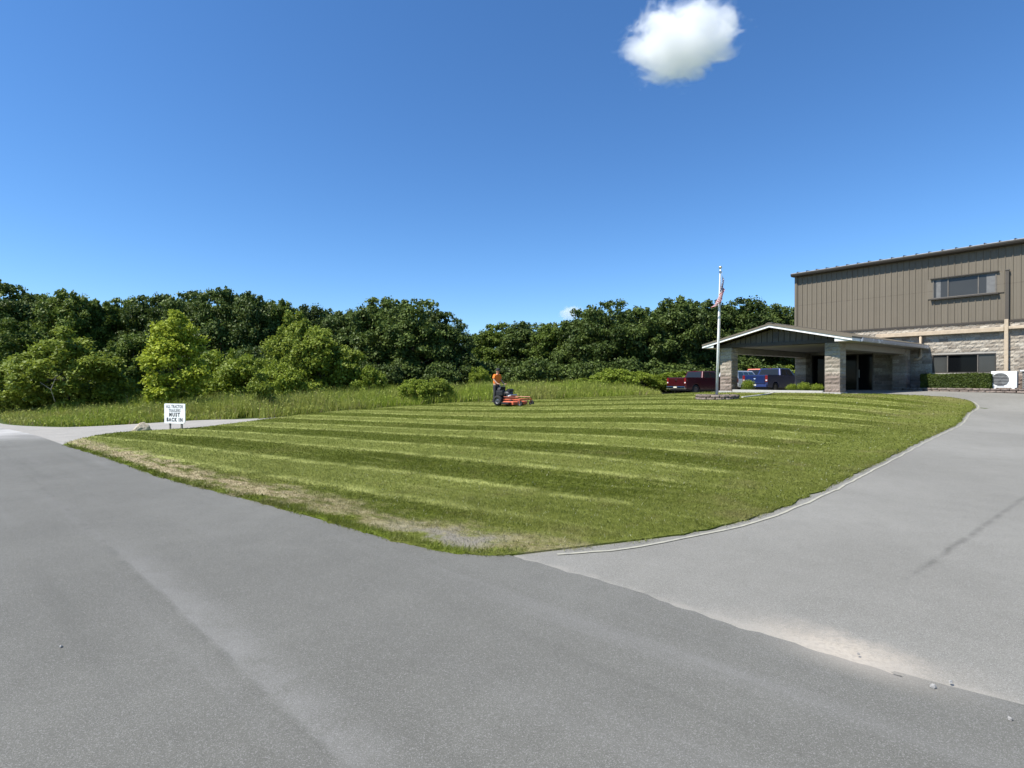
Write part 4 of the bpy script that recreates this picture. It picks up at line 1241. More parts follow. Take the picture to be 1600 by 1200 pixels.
def person():
    c_, s_ = math.cos(HEAD), math.sin(HEAD)
    lx = -.45
    loc = (MX + lx * c_, MY + lx * s_, MZ + .18)
    pe = empty('person', loc, HEAD)
    pe.scale = (1.14, 1.2, 1.0)
    tag(pe, 'person in orange shirt standing on the mower, hands on the controls', 'person')
    V = [((0, 0, .95), .15, .12), ((.02, 0, 1.13), .14, .115), ((.05, 0, 1.34), .16, .12), ((.07, 0, 1.49), .06, .06), ((.09, 0, 1.57), .055, .06), ((.11, 0, 1.66), .082, .10), ((.11, 0, 1.74), .07, .08)]
    E = [(0, 1), (1, 2), (2, 3), (3, 4), (4, 5), (5, 6)]
    for s in (-1, 1):
        b = len(V)
        V += [((.05, s * .19, 1.43), .062, .062), ((.07, s * .27, 1.18), .048, .048), ((.24, s * .25, .99), .038, .038), ((.31, s * .25, .97), .032, .022), ((.36, s * .25, .965), .036, .018)]
        E += [(2, b), (b, b + 1), (b + 1, b + 2), (b + 2, b + 3), (b + 3, b + 4)]
        for q, (dy, ln) in enumerate(((-.032, .055), (-.011, .07), (.011, .065), (.032, .05))):
            k = len(V)
            V += [((.36 + ln * .6, s * .25 + dy, .965), .009, .009), ((.365 + ln * .75, s * .25 + dy, .965 - ln * .55), .008, .008)]
            E += [(b + 4, k), (k, k + 1)]
        k = len(V)
        V += [((.335, s * .25 - s * .04, .95), .011, .011), ((.36, s * .25 - s * .045, .915), .009, .009)]
        E += [(b + 3, k), (k, k + 1)]
        b = len(V)
        V += [((0, s * .095, .90), .095, .095), ((.03, s * .11, .50), .062, .062), ((-.02, s * .12, .10), .042, .042), ((.13, s * .135, .04), .04, .03)]
        E += [(0, b), (b, b + 1), (b + 1, b + 2), (b + 2, b + 3)]
    body = skin_mesh('body', V, E, 0)
    sk = plain('skin', (0.42, 0.25, 0.17), .55, var=.08, scale=10)
    body.materials.append(sk); link('body', body, None, pe)
    # shirt with short sleeves
    V = [((0, 0, .84), .19, .155), ((.02, 0, 1.12), .185, .155), ((.05, 0, 1.33), .20, .155), ((.07, 0, 1.47), .085, .08)]
    E = [(0, 1), (1, 2), (2, 3)]
    for s in (-1, 1):
        b = len(V); V += [((.05, s * .20, 1.43), .085, .085), ((.062, s * .265, 1.22), .075, .075)]; E += [(2, b), (b, b + 1)]
    sh = skin_mesh('shirt', V, E, 0)
    t = NT('orange_shirt'); P = t.obj(); n = t.noise(P, 9, 3)
    t.bsdf(t.mix(n, (0.85, 0.17, 0.02), (0.95, 0.28, 0.06)), .85, 0, .1, t.bump(t.noise(P, 14, 3), .03)); sh.materials.append(t.done())
    link('shirt', sh, None, pe)
    V = [((0, 0, .97), .168, .138), ((0, .0, .88), .16, .14)]; E = [(0, 1)]
    for s in (-1, 1):
        b = len(V); V += [((0, s * .10, .82), .11, .115), ((.03, s * .115, .50), .088, .09), ((-.02, s * .125, .10), .072, .075)]; E += [(1, b), (b, b + 1), (b + 1, b + 2)]
    tr = skin_mesh('trousers', V, E, 0); tr.materials.append(plain('dark_trousers', (0.03, 0.03, 0.036), .9, var=.2)); link('trousers', tr, None, pe)
    # cap, sunglasses, nose, ears, boots
    capm_ = plain('dark_cap', (0.03, 0.03, 0.032), .85)
    mb = MB(); mb.lathe([(.094, 1.69), (.098, 1.73), (.088, 1.79), (.05, 1.825), (.001, 1.83)], 16, 'z', (.105, 0, 0)); mb.prism([(.17, -.075), (.27, -.05), (.285, 0), (.27, .05), (.17, .075)], 'z', 1.695, 1.71); mb.build('cap', capm_, pe)
    mb = MB(); mb.box(.185, .203, -.065, -.01, 1.645, 1.675); mb.box(.185, .203, .01, .065, 1.645, 1.675); mb.build('sunglasses', M['black'], pe)
    mb = MB(); mb.ring_loft([[(.185, -.014, 1.615), (.185, .014, 1.615), (.205, .0, 1.61)], [(.188, -.008, 1.655), (.188, .008, 1.655), (.196, 0, 1.655)]]); mb.build('nose', sk, pe)
    mb = MB(); mb.box(.188, .196, -.025, .025, 1.583, 1.592); mb.build('mouth', plain('lips', (0.25, 0.1, 0.08), .5), pe)
    for s in (-1, 1):
        mb = MB(); mb.lathe([(.001, -.01), (.026, -.008), (.03, 0), (.02, .008), (.001, .01)], 10, 'y', (.10, s * .088, 1.645)); mb.build('ear', sk, pe)
        mb = MB(); mb.ring_loft([[(-.10, s * .13 - .05, 0), (.20, s * .135 - .05, 0), (.20, s * .135 + .05, 0), (-.10, s * .13 + .05, 0)], [(-.10, s * .13 - .05, .06), (.19, s * .135 - .045, .055), (.19, s * .135 + .045, .055), (-.10, s * .13 + .05, .06)], [(-.085, s * .125 - .045, .16), (.04, s * .125 - .045, .16), (.04, s * .125 + .045, .16), (-.085, s * .125 + .045, .16)]]); mb.build('boot', plain('boot_leather', (0.05, 0.035, 0.025), .7), pe, bevel=.012)
person()

# ------------------------------------------------------------------ vehicles
def paint(name, col):
    t = NT(name); P = t.obj()
    n = t.noise(P, 2.2, 3)
    dust = t.ss(t.xyz(P)[2], .9, .35, 0, .35)
    c = t.mix(n, tuple(q * .9 for q in col), tuple(q * 1.1 for q in col))
    c = t.mix(t.math('MULTIPLY', dust, t.ss(t.noise(P, 6, 4), .3, .7)), c, (0.16, 0.14, 0.12))
    t.bsdf(c, .32, .25, .5, None, Coat_Weight=.7, Coat_Roughness=.06); return t.done()
def lerp3(q, u, v):
    a, b, c, d = [Vector(p) for p in q]
    return (a * (1 - u) + b * u) * (1 - v) + (d * (1 - u) + c * u) * v
def pane(parent, name, q, u0, u1, v0, v1, mat, th=.012):
    pts = [lerp3(q, u0, v0), lerp3(q, u1, v0), lerp3(q, u1, v1), lerp3(q, u0, v1)]
    n = (pts[1] - pts[0]).cross(pts[3] - pts[0]).normalized() * th
    mb = MB(); mb.ring_loft([[p - n * .2 for p in pts], [p + n for p in pts]]); return mb.build(name, mat, parent)
TAILRED = plain('tail_lamp_red', (0.16, 0.012, 0.012), .2, var=.1)
LAMPW = plain('lamp_clear', (0.7, 0.68, 0.65), .15, var=.05)
PLATE = plain('licence_plate', (0.70, 0.68, 0.55), .5, var=.1)
CARGLASS = glass_m('car_glass', (0.018, 0.022, 0.026), .03, .4)
def arch(cx, r, n=9, z0=.42):
    return [(cx - r * math.cos(PI * k / (n - 1)), z0 + r * math.sin(PI * k / (n - 1)) * .98) for k in range(n)]
def vehicle(name, label, cat, col, loc, heading, group, spec):
    e = tag(empty(name, loc, heading), label, cat, group)
    pt = paint(name + '_' + cat + '_%d' % len(bpy.data.materials), col)
    L, Wd = spec['L'], spec['W'] / 2
    rw_, fw_ = spec['rear'], spec['front']
    wr = spec['wr']
    low = [(.10, .50)] + arch(rw_, wr + .09) + arch(fw_, wr + .09) + [(L - .06, .48)]
    poly = low + spec['top']
    mb = MB(); mb.prism(poly, 'y', -Wd, Wd); mb.build('body', pt, e, bevel=.045)
    mb = MB(); mb.box(.3, L - .3, -Wd + .12, Wd - .12, .30, .62); mb.build('chassis', M['black'], e)
    for x in (rw_, fw_):
        for s in (-1, 1): wheel(e, x, s * (Wd - .13), wr, .25)
    x0, x1, rx0, rx1, zb, zr = spec['cab']; wb, wt = Wd - .03, Wd - .20
    base = [(x0, -wb, zb), (x1, -wb, zb), (x1, wb, zb), (x0, wb, zb)]
    top_ = [(rx0, -wt, zr), (rx1, -wt, zr), (rx1, wt, zr), (rx0, wt, zr)]
    mb = MB(); mb.ring_loft([base, top_]); mb.build('cab', pt, e, bevel=.07)
    rear = [base[3], base[0], top_[0], top_[3]]; front = [base[1], base[2], top_[2], top_[1]]
    rt = [base[0], base[1], top_[1], top_[0]]; lf = [base[2], base[3], top_[3], top_[2]]
    pane(e, 'rear_window', rear, .09, .91, .14, .88, CARGLASS)
    pane(e, 'windscreen', front, .07, .93, .08, .9, CARGLASS)
    for sd in (rt, lf):
        fr = sd is lf
        for (u0, u1) in spec['side_win']:
            a, b = (1 - u1, 1 - u0) if fr else (u0, u1)
            pane(e, 'side_window', sd, a, b, .12, .86, CARGLASS)
    for s in (-1, 1):
        mb = MB(); mb.box(x1 - .35, x1 - .20, s * (Wd + .14) - .11, s * (Wd + .14) + .11, zb + .04, zb + .28); m_ = mb.build('mirror', M['black'], e, bevel=.03)
        mb = MB(); mb.box(-.012 + .06, .16, s * (Wd - .10) - .09, s * (Wd - .10) + .11, spec['lz'][0], spec['lz'][1]); tl = mb.build('tail_lamp', TAILRED, e, bevel=.015)
        mb = MB(); mb.box(.035, .058, s * (Wd - .10) - .06, s * (Wd - .10) + .06, spec['lz'][0] + .08, spec['lz'][0] + .17); mb.build('reverse_lamp', LAMPW, tl)
        mb = MB(); mb.box(L - .16, L - .02, s * (Wd - .2) - .18, s * (Wd - .2) + .18, .82, 1.0); mb.build('headlamp', LAMPW, e, bevel=.02)
        for u in spec['handles']:
            mb = MB(); mb.box(u, u + .16, s * (Wd + .012) - .015, s * (Wd + .012) + .015, zb - .14, zb - .10); mb.build('door_handle', M['black'], e)
    mb = MB(); mb.box(-.08, .13, -Wd + .04, Wd - .04, .46, .66); mb.build('bumper', spec.get('bump', M['chrome']), e, bevel=.03)
    mb = MB(); mb.box(-.10, -.082, -.17, .17, .56, .66); mb.build('licence_plate', PLATE, e)
    mb = MB(); mb.box(L - .14, L + .06, -Wd + .05, Wd - .05, .42, .66); mb.build('bumper', M['black'], e, bevel=.04)
    mb = MB(); mb.box(L - .10, L + .0, -.55, .55, .72, 1.05); mb.build('grille', M['black'], e)
    if spec.get('bed'):
        tg = MB(); tg.box(.025, .10, -Wd + .24, Wd - .24, .72, 1.34); tgo = tg.build('tailgate', pt, e, bevel=.02)
        mb = MB(); mb.lathe([(.001, .0), (.06, .0), (.06, .016), (.001, .016)], 18, 'x', (.004, 0, 1.10)); em = mb.build('emblem', M['chrome'], tgo)
        if spec['bed'] == 'oval': em.scale = (1, 1.75, 1)
        if spec['bed'] == 'oval':
            mb = MB(); mb.lathe([(.001, .0), (.047, .0), (.047, .004), (.001, .004)], 18, 'x', (-.002, 0, 1.10)); q = mb.build('emblem_inlay', plain('emblem_blue', (0.30, 0.38, 0.55), .3), em)
        mb = MB(); mb.box(.02, .026, -.14, .14, 1.20, 1.26); mb.build('tailgate_handle', M['black'], tgo)
        mb = MB(); mb.box(.10, x0 - .06, -Wd + .06, Wd - .06, 1.385, 1.42); mb.build('tonneau_cover', M['black'], e, bevel=.012)
        mb = MB(); mb.box(x0 + .25, x0 + .45, -.16, .16, zr - .005, zr + .02); mb.build('roof_lamp', TAILRED, e)
    return e
PICK = dict(L=5.9, W=2.06, rear=1.25, front=4.95, wr=.40, top=[(5.86, 1.0), (5.72, 1.20), (4.3, 1.32), (2.0, 1.36), (2.0, 1.40), (.08, 1.40), (.06, 1.0)],
            cab=(2.02, 4.45, 2.28, 3.75, 1.31, 1.95), side_win=[(.10, .44), (.49, .86)], lz=(.86, 1.36), handles=[2.35, 3.25], bed='oval')
VANS = dict(L=5.0, W=2.0, rear=1.0, front=4.05, wr=.36, top=[(4.95, .8), (4.8, .98), (3.85, 1.12), (.12, 1.14), (.06, .8)],
            cab=(.08, 4.2, .28, 3.1, 1.10, 1.92), side_win=[(.06, .32), (.36, .60), (.64, .90)], lz=(.85, 1.25), handles=[1.9, 2.8])
HD = math.atan2(.6076, .794)
def lot(px, Y, dz=0.0): 
    x, y = ray(px, Y); return (x, y, g1(x, y) + dz)
ram = dict(PICK); ram['bed'] = 'round'
vehicle('pickup_truck', 'dark red pickup truck parked behind the flagpole', 'pickup', (0.055, 0.004, 0.007), lot(1056, 45.0), HD - .12, 'vehicles parked beside the building', ram)
bl = dict(PICK); bl['bump'] = plain('blue_bumper', (0.03, 0.05, 0.16), .35, .3)
vehicle('pickup_truck', 'blue pickup truck parked behind the canopy columns', 'pickup', (0.007, 0.018, 0.088), lot(1179, 42.6), HD - .02, 'vehicles parked beside the building', bl)
vehicle('van', 'white van parked between the red and blue pickups, mostly hidden', 'van', (0.74, 0.75, 0.75), lot(1136, 48.5), HD + .05, 'vehicles parked beside the building', VANS)
big = dict(PICK); big['cab'] = (1.2, 4.45, 1.35, 3.75, 1.31, 2.12)
vehicle('pickup_truck', 'orange red pickup mostly hidden behind the blue one', 'pickup', (0.45, 0.10, 0.06), lot(1172, 50.5), HD + .1, 'vehicles parked beside the building', big)
# ------------------------------------------------------------------ foliage
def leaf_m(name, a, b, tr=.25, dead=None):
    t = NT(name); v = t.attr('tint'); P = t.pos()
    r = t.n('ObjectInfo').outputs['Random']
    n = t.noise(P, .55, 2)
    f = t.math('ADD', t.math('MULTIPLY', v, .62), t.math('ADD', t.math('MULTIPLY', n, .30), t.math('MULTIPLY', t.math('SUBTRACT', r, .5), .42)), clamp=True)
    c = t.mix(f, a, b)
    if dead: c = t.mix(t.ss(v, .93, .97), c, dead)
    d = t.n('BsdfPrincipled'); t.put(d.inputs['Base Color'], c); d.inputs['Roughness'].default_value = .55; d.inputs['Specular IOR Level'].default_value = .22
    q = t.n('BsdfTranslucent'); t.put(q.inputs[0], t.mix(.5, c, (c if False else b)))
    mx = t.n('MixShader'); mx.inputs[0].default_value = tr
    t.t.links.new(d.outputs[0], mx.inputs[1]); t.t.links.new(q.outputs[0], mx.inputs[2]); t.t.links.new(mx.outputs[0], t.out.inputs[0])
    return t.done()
def bark_m():
    t = NT('bark'); P = t.pos()
    n = t.noise(t.vscale(P, (6, 6, 1.2)), 2, 5, .7)
    t.bsdf(t.mix(n, (0.045, 0.038, 0.03), (0.15, 0.13, 0.105)), .95, 0, .1, t.bump(n, .05)); return t.done()
M['bark'] = bark_m()
M['leaf_dark'] = leaf_m('leaves_dark', (0.033, 0.056, 0.011), (0.132, 0.182, 0.037), .2)
M['leaf_mid'] = leaf_m('leaves_olive', (0.100, 0.142, 0.013), (0.300, 0.360, 0.048), .28)
M['leaf_lite'] = leaf_m('leaves_bright', (0.160, 0.212, 0.013), (0.420, 0.480, 0.048), .32)
M['leaf_hedge'] = leaf_m('leaves_hedge', (0.022, 0.040, 0.006), (0.110, 0.145, 0.018), .2)
M['leaf_brush'] = leaf_m('leaves_brush', (0.105, 0.155, 0.013), (0.300, 0.365, 0.045), .3)

def leaf_cloud(rng, lobes, n, size, up=.35, out=.8, flat=.0, core=.0):
    """leaf quads spread over the outer part of many lobes; lobes = [(center, radius, squash)]"""
    C = np.array([l[0] for l in lobes]); Rr = np.array([l[1] for l in lobes]); Sq = np.array([l[2] for l in lobes])
    w = Rr ** 2; k = rng.choice(len(lobes), n, p=w / w.sum())
    d = rng.normal(0, 1, (n, 3)); d /= np.linalg.norm(d, axis=1)[:, None]
    d[:, 2] = np.where((d[:, 2] < -.2) & (rng.uniform(0, 1, n) < .6), -d[:, 2], d[:, 2])
    rad = Rr[k] * np.clip(1.0 + rng.normal(0, .30, n), .15, 1.75)
    P = C[k] + d * rad[:, None] * np.c_[np.ones(n), np.ones(n), Sq[k]]
    nrm = d * out * .6 + rng.normal(0, .6, (n, 3)); nrm[:, 2] += up
    nrm /= np.linalg.norm(nrm, axis=1)[:, None]
    a = rng.normal(0, 1, (n, 3)); a -= (a * nrm).sum(1)[:, None] * nrm; a /= np.linalg.norm(a, axis=1)[:, None]
    b = np.cross(nrm, a)
    s = size * rng.uniform(.55, 1.35, n)
    A, B = a * (s * .62)[:, None], b * (s * .42)[:, None]
    V = np.stack([P - A, P - B * .9 - A * .05, P + A, P + B * .9 - A * .05], 1).reshape(-1, 3)
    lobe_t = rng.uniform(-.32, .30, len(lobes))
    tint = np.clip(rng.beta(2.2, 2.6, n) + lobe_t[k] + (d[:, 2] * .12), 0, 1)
    return V, np.repeat(tint, 4)
def crown_lobes(rng, rx, rz, zc, nl, rl, low=-.9, irregular=.25, top=1.0):
    out = []
    for i in range(nl):
        while True:
            p = rng.uniform(-1, 1, 3)
            q = np.linalg.norm(p)
            if .35 < q < 1 and p[2] > low: break
        p *= (.80 / max(q, .55)) if rng.uniform() < .75 else .8
        k = 1 + rng.uniform(-irregular, irregular)
        taper = 1.0 if top >= 1 else 1 - (1 - top) * max(0, p[2])
        out.append(((p[0] * rx * k * taper, p[1] * rx * k * taper, zc + p[2] * rz * (1 + rng.uniform(-.12, .12))), rl * rng.choice([.5, .75, 1.0, 1.45], p=[.25, .3, .3, .15]) * rng.uniform(.85, 1.15), rng.uniform(.6, .95)))
    return out
def tips(rng, rx, rz, zc, n, r):
    # outer sprays that break the outline
    out = []
    for i in range(n):
        a = rng.uniform(0, 2 * PI); e = rng.uniform(-.3, 1.45)
        k = rng.uniform(.92, 1.13)
        out.append(((math.cos(a) * math.cos(e) * rx * k, math.sin(a) * math.cos(e) * rx * k, zc + math.sin(e) * rz * k), r * rng.uniform(.6, 1.4), rng.uniform(.7, 1.3)))
    return out
def make_tree(kind, seed, lobes, n, size, mat, trunk_h, trunk_r, limbs=True, up=.35):
    rng = np.random.default_rng(seed)
    V, tint = leaf_cloud(rng, lobes, n, size, up)
    me = np_mesh('crown', V, np.arange(len(V)).reshape(-1, 4), 4, mat, {'tint': tint})
    mb = MB()
    if trunk_h > 0:
        w = [(rng.uniform(-.12, .12), rng.uniform(-.12, .12)) for _ in range(5)]
        pts = [(w[i][0] * i * .35, w[i][1] * i * .35, trunk_h * i / 4 - (.3 if i == 0 else 0)) for i in range(5)]
        mb.tube(pts, [trunk_r * (1.25 - i * .2) for i in range(5)], 8)
        if limbs:
            ls = sorted(lobes, key=lambda l: -l[1])[:9]
            for c, r, s in ls:
                z0 = rng.uniform(.3, .95) * trunk_h; f = z0 / trunk_h * 4; i = min(int(f), 3)
                a = Vector(pts[i]).lerp(Vector(pts[i + 1]), f - i); b = Vector(c)
                mb.tube([a, a.lerp(b, .5) + Vector((0, 0, -.08 * (b - a).length)), b], [trunk_r * .42, trunk_r * .28, trunk_r * .08], 6)
    tm = mb.mesh('trunk', M['bark'], smooth=True)
    return me, tm
def tree_obj(name, tpl, loc, scale, rz, label, cat='tree', group=None, crown='crown'):
    e = tag(empty(name, loc, rz), label, cat, group)
    e.scale = scale
    link('trunk', tpl[1], None, e); link(crown, tpl[0], None, e)
    return e
DARK = []
for i in range(7):
    rng = np.random.default_rng(900 + i)
    rx, rz = 3.5 * rng.uniform(.9, 1.1), 4.3
    lb = crown_lobes(rng, rx, rz, 5.4, 85, .72, -.97, .38) + tips(rng, rx, rz, 5.4, 34, .36)
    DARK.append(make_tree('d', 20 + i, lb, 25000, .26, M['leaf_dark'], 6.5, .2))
M['leaf_forest'] = leaf_m('leaves_forest', (0.056, 0.090, 0.012), (0.190, 0.250, 0.040), .24)
MIDG = []
for i in range(3):
    c_ = DARK[i * 2][0].copy(); c_.materials.clear(); c_.materials.append(M['leaf_forest']); MIDG.append((c_, DARK[i * 2][1]))
# template crowns stand about 10.4 m tall and 8.5 m wide
TH, TW = 10.4, 8.8
def bg_tree(px, top, wpx, Y, label, group, k, tpl=None):
    x, y = ray(px, Y); z = g1(x, y)
    H = EYE + (HZ - top) / F * Y - z; wd = wpx / F * Y
    tree_obj('broadleaf_tree', tpl or DARK[k % 7], (x, y, z - .05), (wd / TW, wd / TW * rnd.uniform(.9, 1.1), H / TH), rnd.uniform(0, 6.28), label, 'tree', group)
def ordinal(n):
    return ORD[n - 1] if n <= len(ORD) else 'thirty-' + ['first', 'second', 'third', 'fourth', 'fifth'][n - 31]
ORD = ['leftmost', 'second', 'third', 'fourth', 'fifth', 'sixth', 'seventh', 'eighth', 'ninth', 'tenth', 'eleventh', 'twelfth', 'thirteenth', 'fourteenth', 'fifteenth', 'sixteenth', 'seventeenth', 'eighteenth', 'nineteenth', 'twentieth', 'twenty-first', 'twenty-second', 'twenty-third', 'twenty-fourth', 'twenty-fifth', 'twenty-sixth', 'twenty-seventh', 'twenty-eighth', 'twenty-ninth', 'thirtieth']
front = [(12, 440, 120, 58), (62, 461, 80, 60), (108, 452, 95, 57), (152, 468, 85, 60), (196, 466, 85, 62), (240, 462, 95, 60), (292, 450, 95, 60), (346, 447, 100, 58), (396, 456, 92, 58), (440, 466, 85, 60), (488, 474, 85, 62), (540, 478, 95, 58), (592, 466, 120, 53), (644, 462, 120, 51), (692, 484, 84, 52), (748, 521, 66, 74), (778, 506, 84, 70), (818, 500, 84, 68), (862, 503, 84, 64), (906, 483, 84, 60), (948, 466, 100, 57), (1004, 478, 94, 57), (1060, 464, 100, 58), (1112, 468, 92, 60), (1166, 463, 100, 60), (1218, 471, 84, 62)]
for i, (px, top, w, Y) in enumerate(front):
    lite = i in (1, 2, 3, 4, 9, 16, 18)
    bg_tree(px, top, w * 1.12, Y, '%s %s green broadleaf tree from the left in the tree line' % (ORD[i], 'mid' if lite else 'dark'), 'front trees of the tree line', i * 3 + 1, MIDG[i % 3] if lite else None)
second = [(-45, 448, 110, 60), (36, 456, 90, 66), (85, 462, 90, 66), (130, 470, 85, 66), (175, 474, 85, 68), (218, 470, 90, 68), (266, 462, 90, 66), (320, 456, 95, 66), (372, 458, 95, 66), (418, 468, 85, 66), (465, 478, 85, 68), (514, 484, 85, 68), (566, 480, 95, 64), (618, 474, 95, 62), (668, 486, 85, 62), (800, 512, 84, 76), (842, 508, 84, 74), (884, 500, 84, 70), (926, 484, 84, 66), (976, 478, 90, 66), (1032, 482, 90, 66), (1086, 474, 90, 66), (1140, 474, 90, 68), (1192, 472, 90, 68), (1250, 480, 90, 68), (1300, 485, 90, 70)]
for i, (px, top, w, Y) in enumerate(second):
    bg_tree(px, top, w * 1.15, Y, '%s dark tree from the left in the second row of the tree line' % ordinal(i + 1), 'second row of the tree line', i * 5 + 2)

# the depth of the wood behind them, one mass
rng = np.random.default_rng(404)
n = 60000
_px = rng.uniform(-150, 1400, n); _Y = rng.uniform(74, 88, n)
_X = (_px - 800) / F * _Y; _Z = gz(_X, _Y) + rng.uniform(0, 1, n) ** 1.2 * (6.2 + 1.2 * np.sin(_X * .35) + .8 * np.sin(_X * .9 + 1))
_V, _t = leaf_cloud(rng, [((0, 0, 0), 1.0, 1.0)], n, .75)
_c = _V.reshape(n, 4, 3).mean(1); _V = (_V.reshape(n, 4, 3) - _c[:, None] + np.c_[_X, _Y, _Z][:, None]).reshape(-1, 3)
tag(link('woods', np_mesh('woods', _V, np.arange(4 * n).reshape(-1, 4), 4, M['leaf_dark'], {'tint': _t})), 'deep shaded woods behind the front trees', 'woods', kind='stuff')
# ---- mid-ground trees and bushes
rngA = np.random.default_rng(77)
def bush_tpl(seed, rx, rz, nl, rl, n, size, mat, trunk=1.6, tr=.06, low=-.75, irr=.3, top=1.0, up=.35):
    rng = np.random.default_rng(seed)
    lb = crown_lobes(rng, rx, rz, rz * .98, nl, rl, low, irr, top) + tips(rng, rx * (.8 if top < 1 else .95), rz * .97, rz * .98, nl // 4, rl * .6)
    return make_tree('b', seed + 1, lb, n, size, mat, trunk, tr, True, up)
LOCUST = bush_tpl(50, 2.4, 2.5, 95, .40, 25000, .155, M['leaf_mid'], 3.2, .09, up=.55)
BRIGHT = bush_tpl(60, 1.55, 3.0, 75, .38, 21000, .15, M['leaf_lite'], 4.2, .08, -.9, .3, .30)
BUSH = [bush_tpl(70 + i * 3, 1.5, 1.25, 55, .32, 11500, .125, M['leaf_mid'], 1.3, .04, -.7, .3) for i in range(3)]
BUSHL = [bush_tpl(90 + i * 3, 1.5, 1.2, 55, .30, 11500, .12, M['leaf_brush'], 1.2, .035, -.7, .3) for i in range(2)]
def place(name, tpl, px, top, foot, wpx, Y, tw, th, label, cat, group=None, depth=1.0):
    x, y = ray(px, Y); z = g1(x, y)
    H = EYE + (HZ - top) / F * Y - z; wd = wpx / F * Y
    return tree_obj(name, tpl, (x, y, z - .05), (wd / tw, wd / tw * depth, H / th), rnd.uniform(0, 6.28), label, cat, group)
place('forest_tree', MIDG[1], 30, 500, 0, 110, 44, 8.8, 10.4, 'mid green tree at the far left behind the spreading tree', 'tree')
place('forest_tree', MIDG[2], 205, 520, 0, 100, 46, 8.8, 10.4, 'mid green tree filling the gap left of the bright tree', 'tree')
place('locust_tree', LOCUST, 108, 508, 0, 165, 34, 5.9, 5.5, 'spreading olive green tree left of the bright sapling, at the gravel edge', 'tree')
_e = [o for o in bpy.data.objects if o.name == 'locust_tree'][0]
mb = MB(); mb.tube([(.6, -1.6, 1.0), (1.0, -2.3, 1.7), (1.5, -2.5, 2.5)], [.022, .016, .006], 6); mb.tube([(1.0, -2.3, 1.7), (.7, -2.6, 2.1)], [.014, .005], 5); mb.build('dead_branch', plain('bleached_wood', (0.36, 0.34, 0.30), .9), _e)
place('young_tree', BRIGHT, 276, 481, 0, 112, 33, 4.0, 6.4, 'tall bright yellow green tree rising behind the white sign', 'tree')
place('locust_tree', LOCUST, 468, 482, 0, 110, 47, 5.9, 5.5, 'pale feathery tree poking up behind the round bushy tree', 'tree')
place('bushy_tree', bush_tpl(55, 2.2, 2.4, 100, .42, 30000, .15, M['leaf_mid'], 2.6, .08, -.8, .25), 505, 508, 0, 128, 40, 5.4, 5.2, 'round bushy green tree with dark shaded side at the meadow edge', 'tree')
place('shrub', BUSH[0], 22, 556, 0, 130, 35, 3.7, 2.75, 'low olive shrub at the far left under the locust', 'shrub', 'meadow shrubs')
place('shrub', BUSH[1], 178, 585, 0, 80, 35, 3.7, 2.75, 'dark shrub between the spreading tree and the bright tree', 'shrub', 'meadow shrubs')
place('shrub', BUSHL[0], 345, 540, 0, 110, 42, 3.7, 2.65, 'wide green shrub just right of the bright tree', 'shrub', 'meadow shrubs')
place('shrub', BUSHL[1], 392, 548, 0, 115, 40, 3.7, 2.65, 'sunlit shrub between the bright tree and the round bushy tree', 'shrub', 'meadow shrubs')
place('sapling', bush_tpl(58, .55, 1.4, 16, .28, 5000, .11, M['leaf_mid'], 1.8, .03, -.9), 407, 560, 0, 44, 29.5, 1.7, 3.05, 'slim dark sapling at the end of the gravel track', 'sapling')
place('shrub', BUSHL[0], 446, 560, 0, 90, 38, 3.7, 2.65, 'small shrub in front of the feathery tree', 'shrub', 'meadow shrubs')
place('shrub', BUSHL[1], 572, 566, 0, 70, 40, 3.7, 2.65, 'small shrub at the right foot of the round bushy tree', 'shrub', 'meadow shrubs')
place('shrub', BUSHL[0], 652, 588, 0, 66, 34.5, 3.7, 2.65, 'leafy yellow green shrub standing alone in the meadow left of the mower', 'shrub', 'meadow shrubs')
place('shrub', BUSH[2], 684, 589, 0, 56, 35, 3.7, 2.75, 'olive shrub touching the lone meadow shrub on its right side', 'shrub', 'meadow shrubs')
place('shrub', BUSHL[1], 750, 569, 0, 40, 48, 3.7, 2.65, 'small bright shrub behind the mower operator, before the dark trees', 'shrub', 'meadow shrubs')
for i, (px, top, w, Y, lab) in enumerate(((960, 572, 90, 46, 'leftmost hump of the green thicket left of the red pickup'), (998, 577, 84, 48.5, 'middle hump of the green thicket left of the red pickup'), (1052, 578, 80, 50, 'hump of green thicket right behind the red pickup'), (915, 588, 60, 45, 'low green bush at the left end of the thicket'), (1095, 578, 70, 53, 'green bush between the red pickup and the dark trees'), (1160, 570, 90, 56, 'green bush seen between the canopy columns, left one'), (1215, 568, 90, 56, 'green bush seen between the canopy columns, right one'))):
    place('thicket_bush', BUSHL[i % 2], px, top, 0, w, Y, 3.7, 2.65, lab, 'bush', 'thicket along the car park')
UNDER = [bush_tpl(130 + i * 3, 1.5, 1.25, 50, .36, 9000, .17, M['leaf_dark'], 1.3, .04, -.7, .3) for i in range(2)]
# undergrowth closing the foot of the tree line
for i in range(34):
    px = -20 + i * 37 + rnd.uniform(-8, 8); Y = rnd.uniform(50, 54)
    if 560 < px < 720: Y -= 5
    if px > 1060: Y = rnd.uniform(55, 58)
    top = rnd.uniform(535, 562) if px < 560 else rnd.uniform(552, 572)
    place('shrub', UNDER[i % 2], px, top, 0, rnd.uniform(60, 90), Y, 3.7, 2.75, '%s dark shrub from the left in the undergrowth below the tree line' % ordinal(i + 1), 'shrub', 'undergrowth below the tree line')

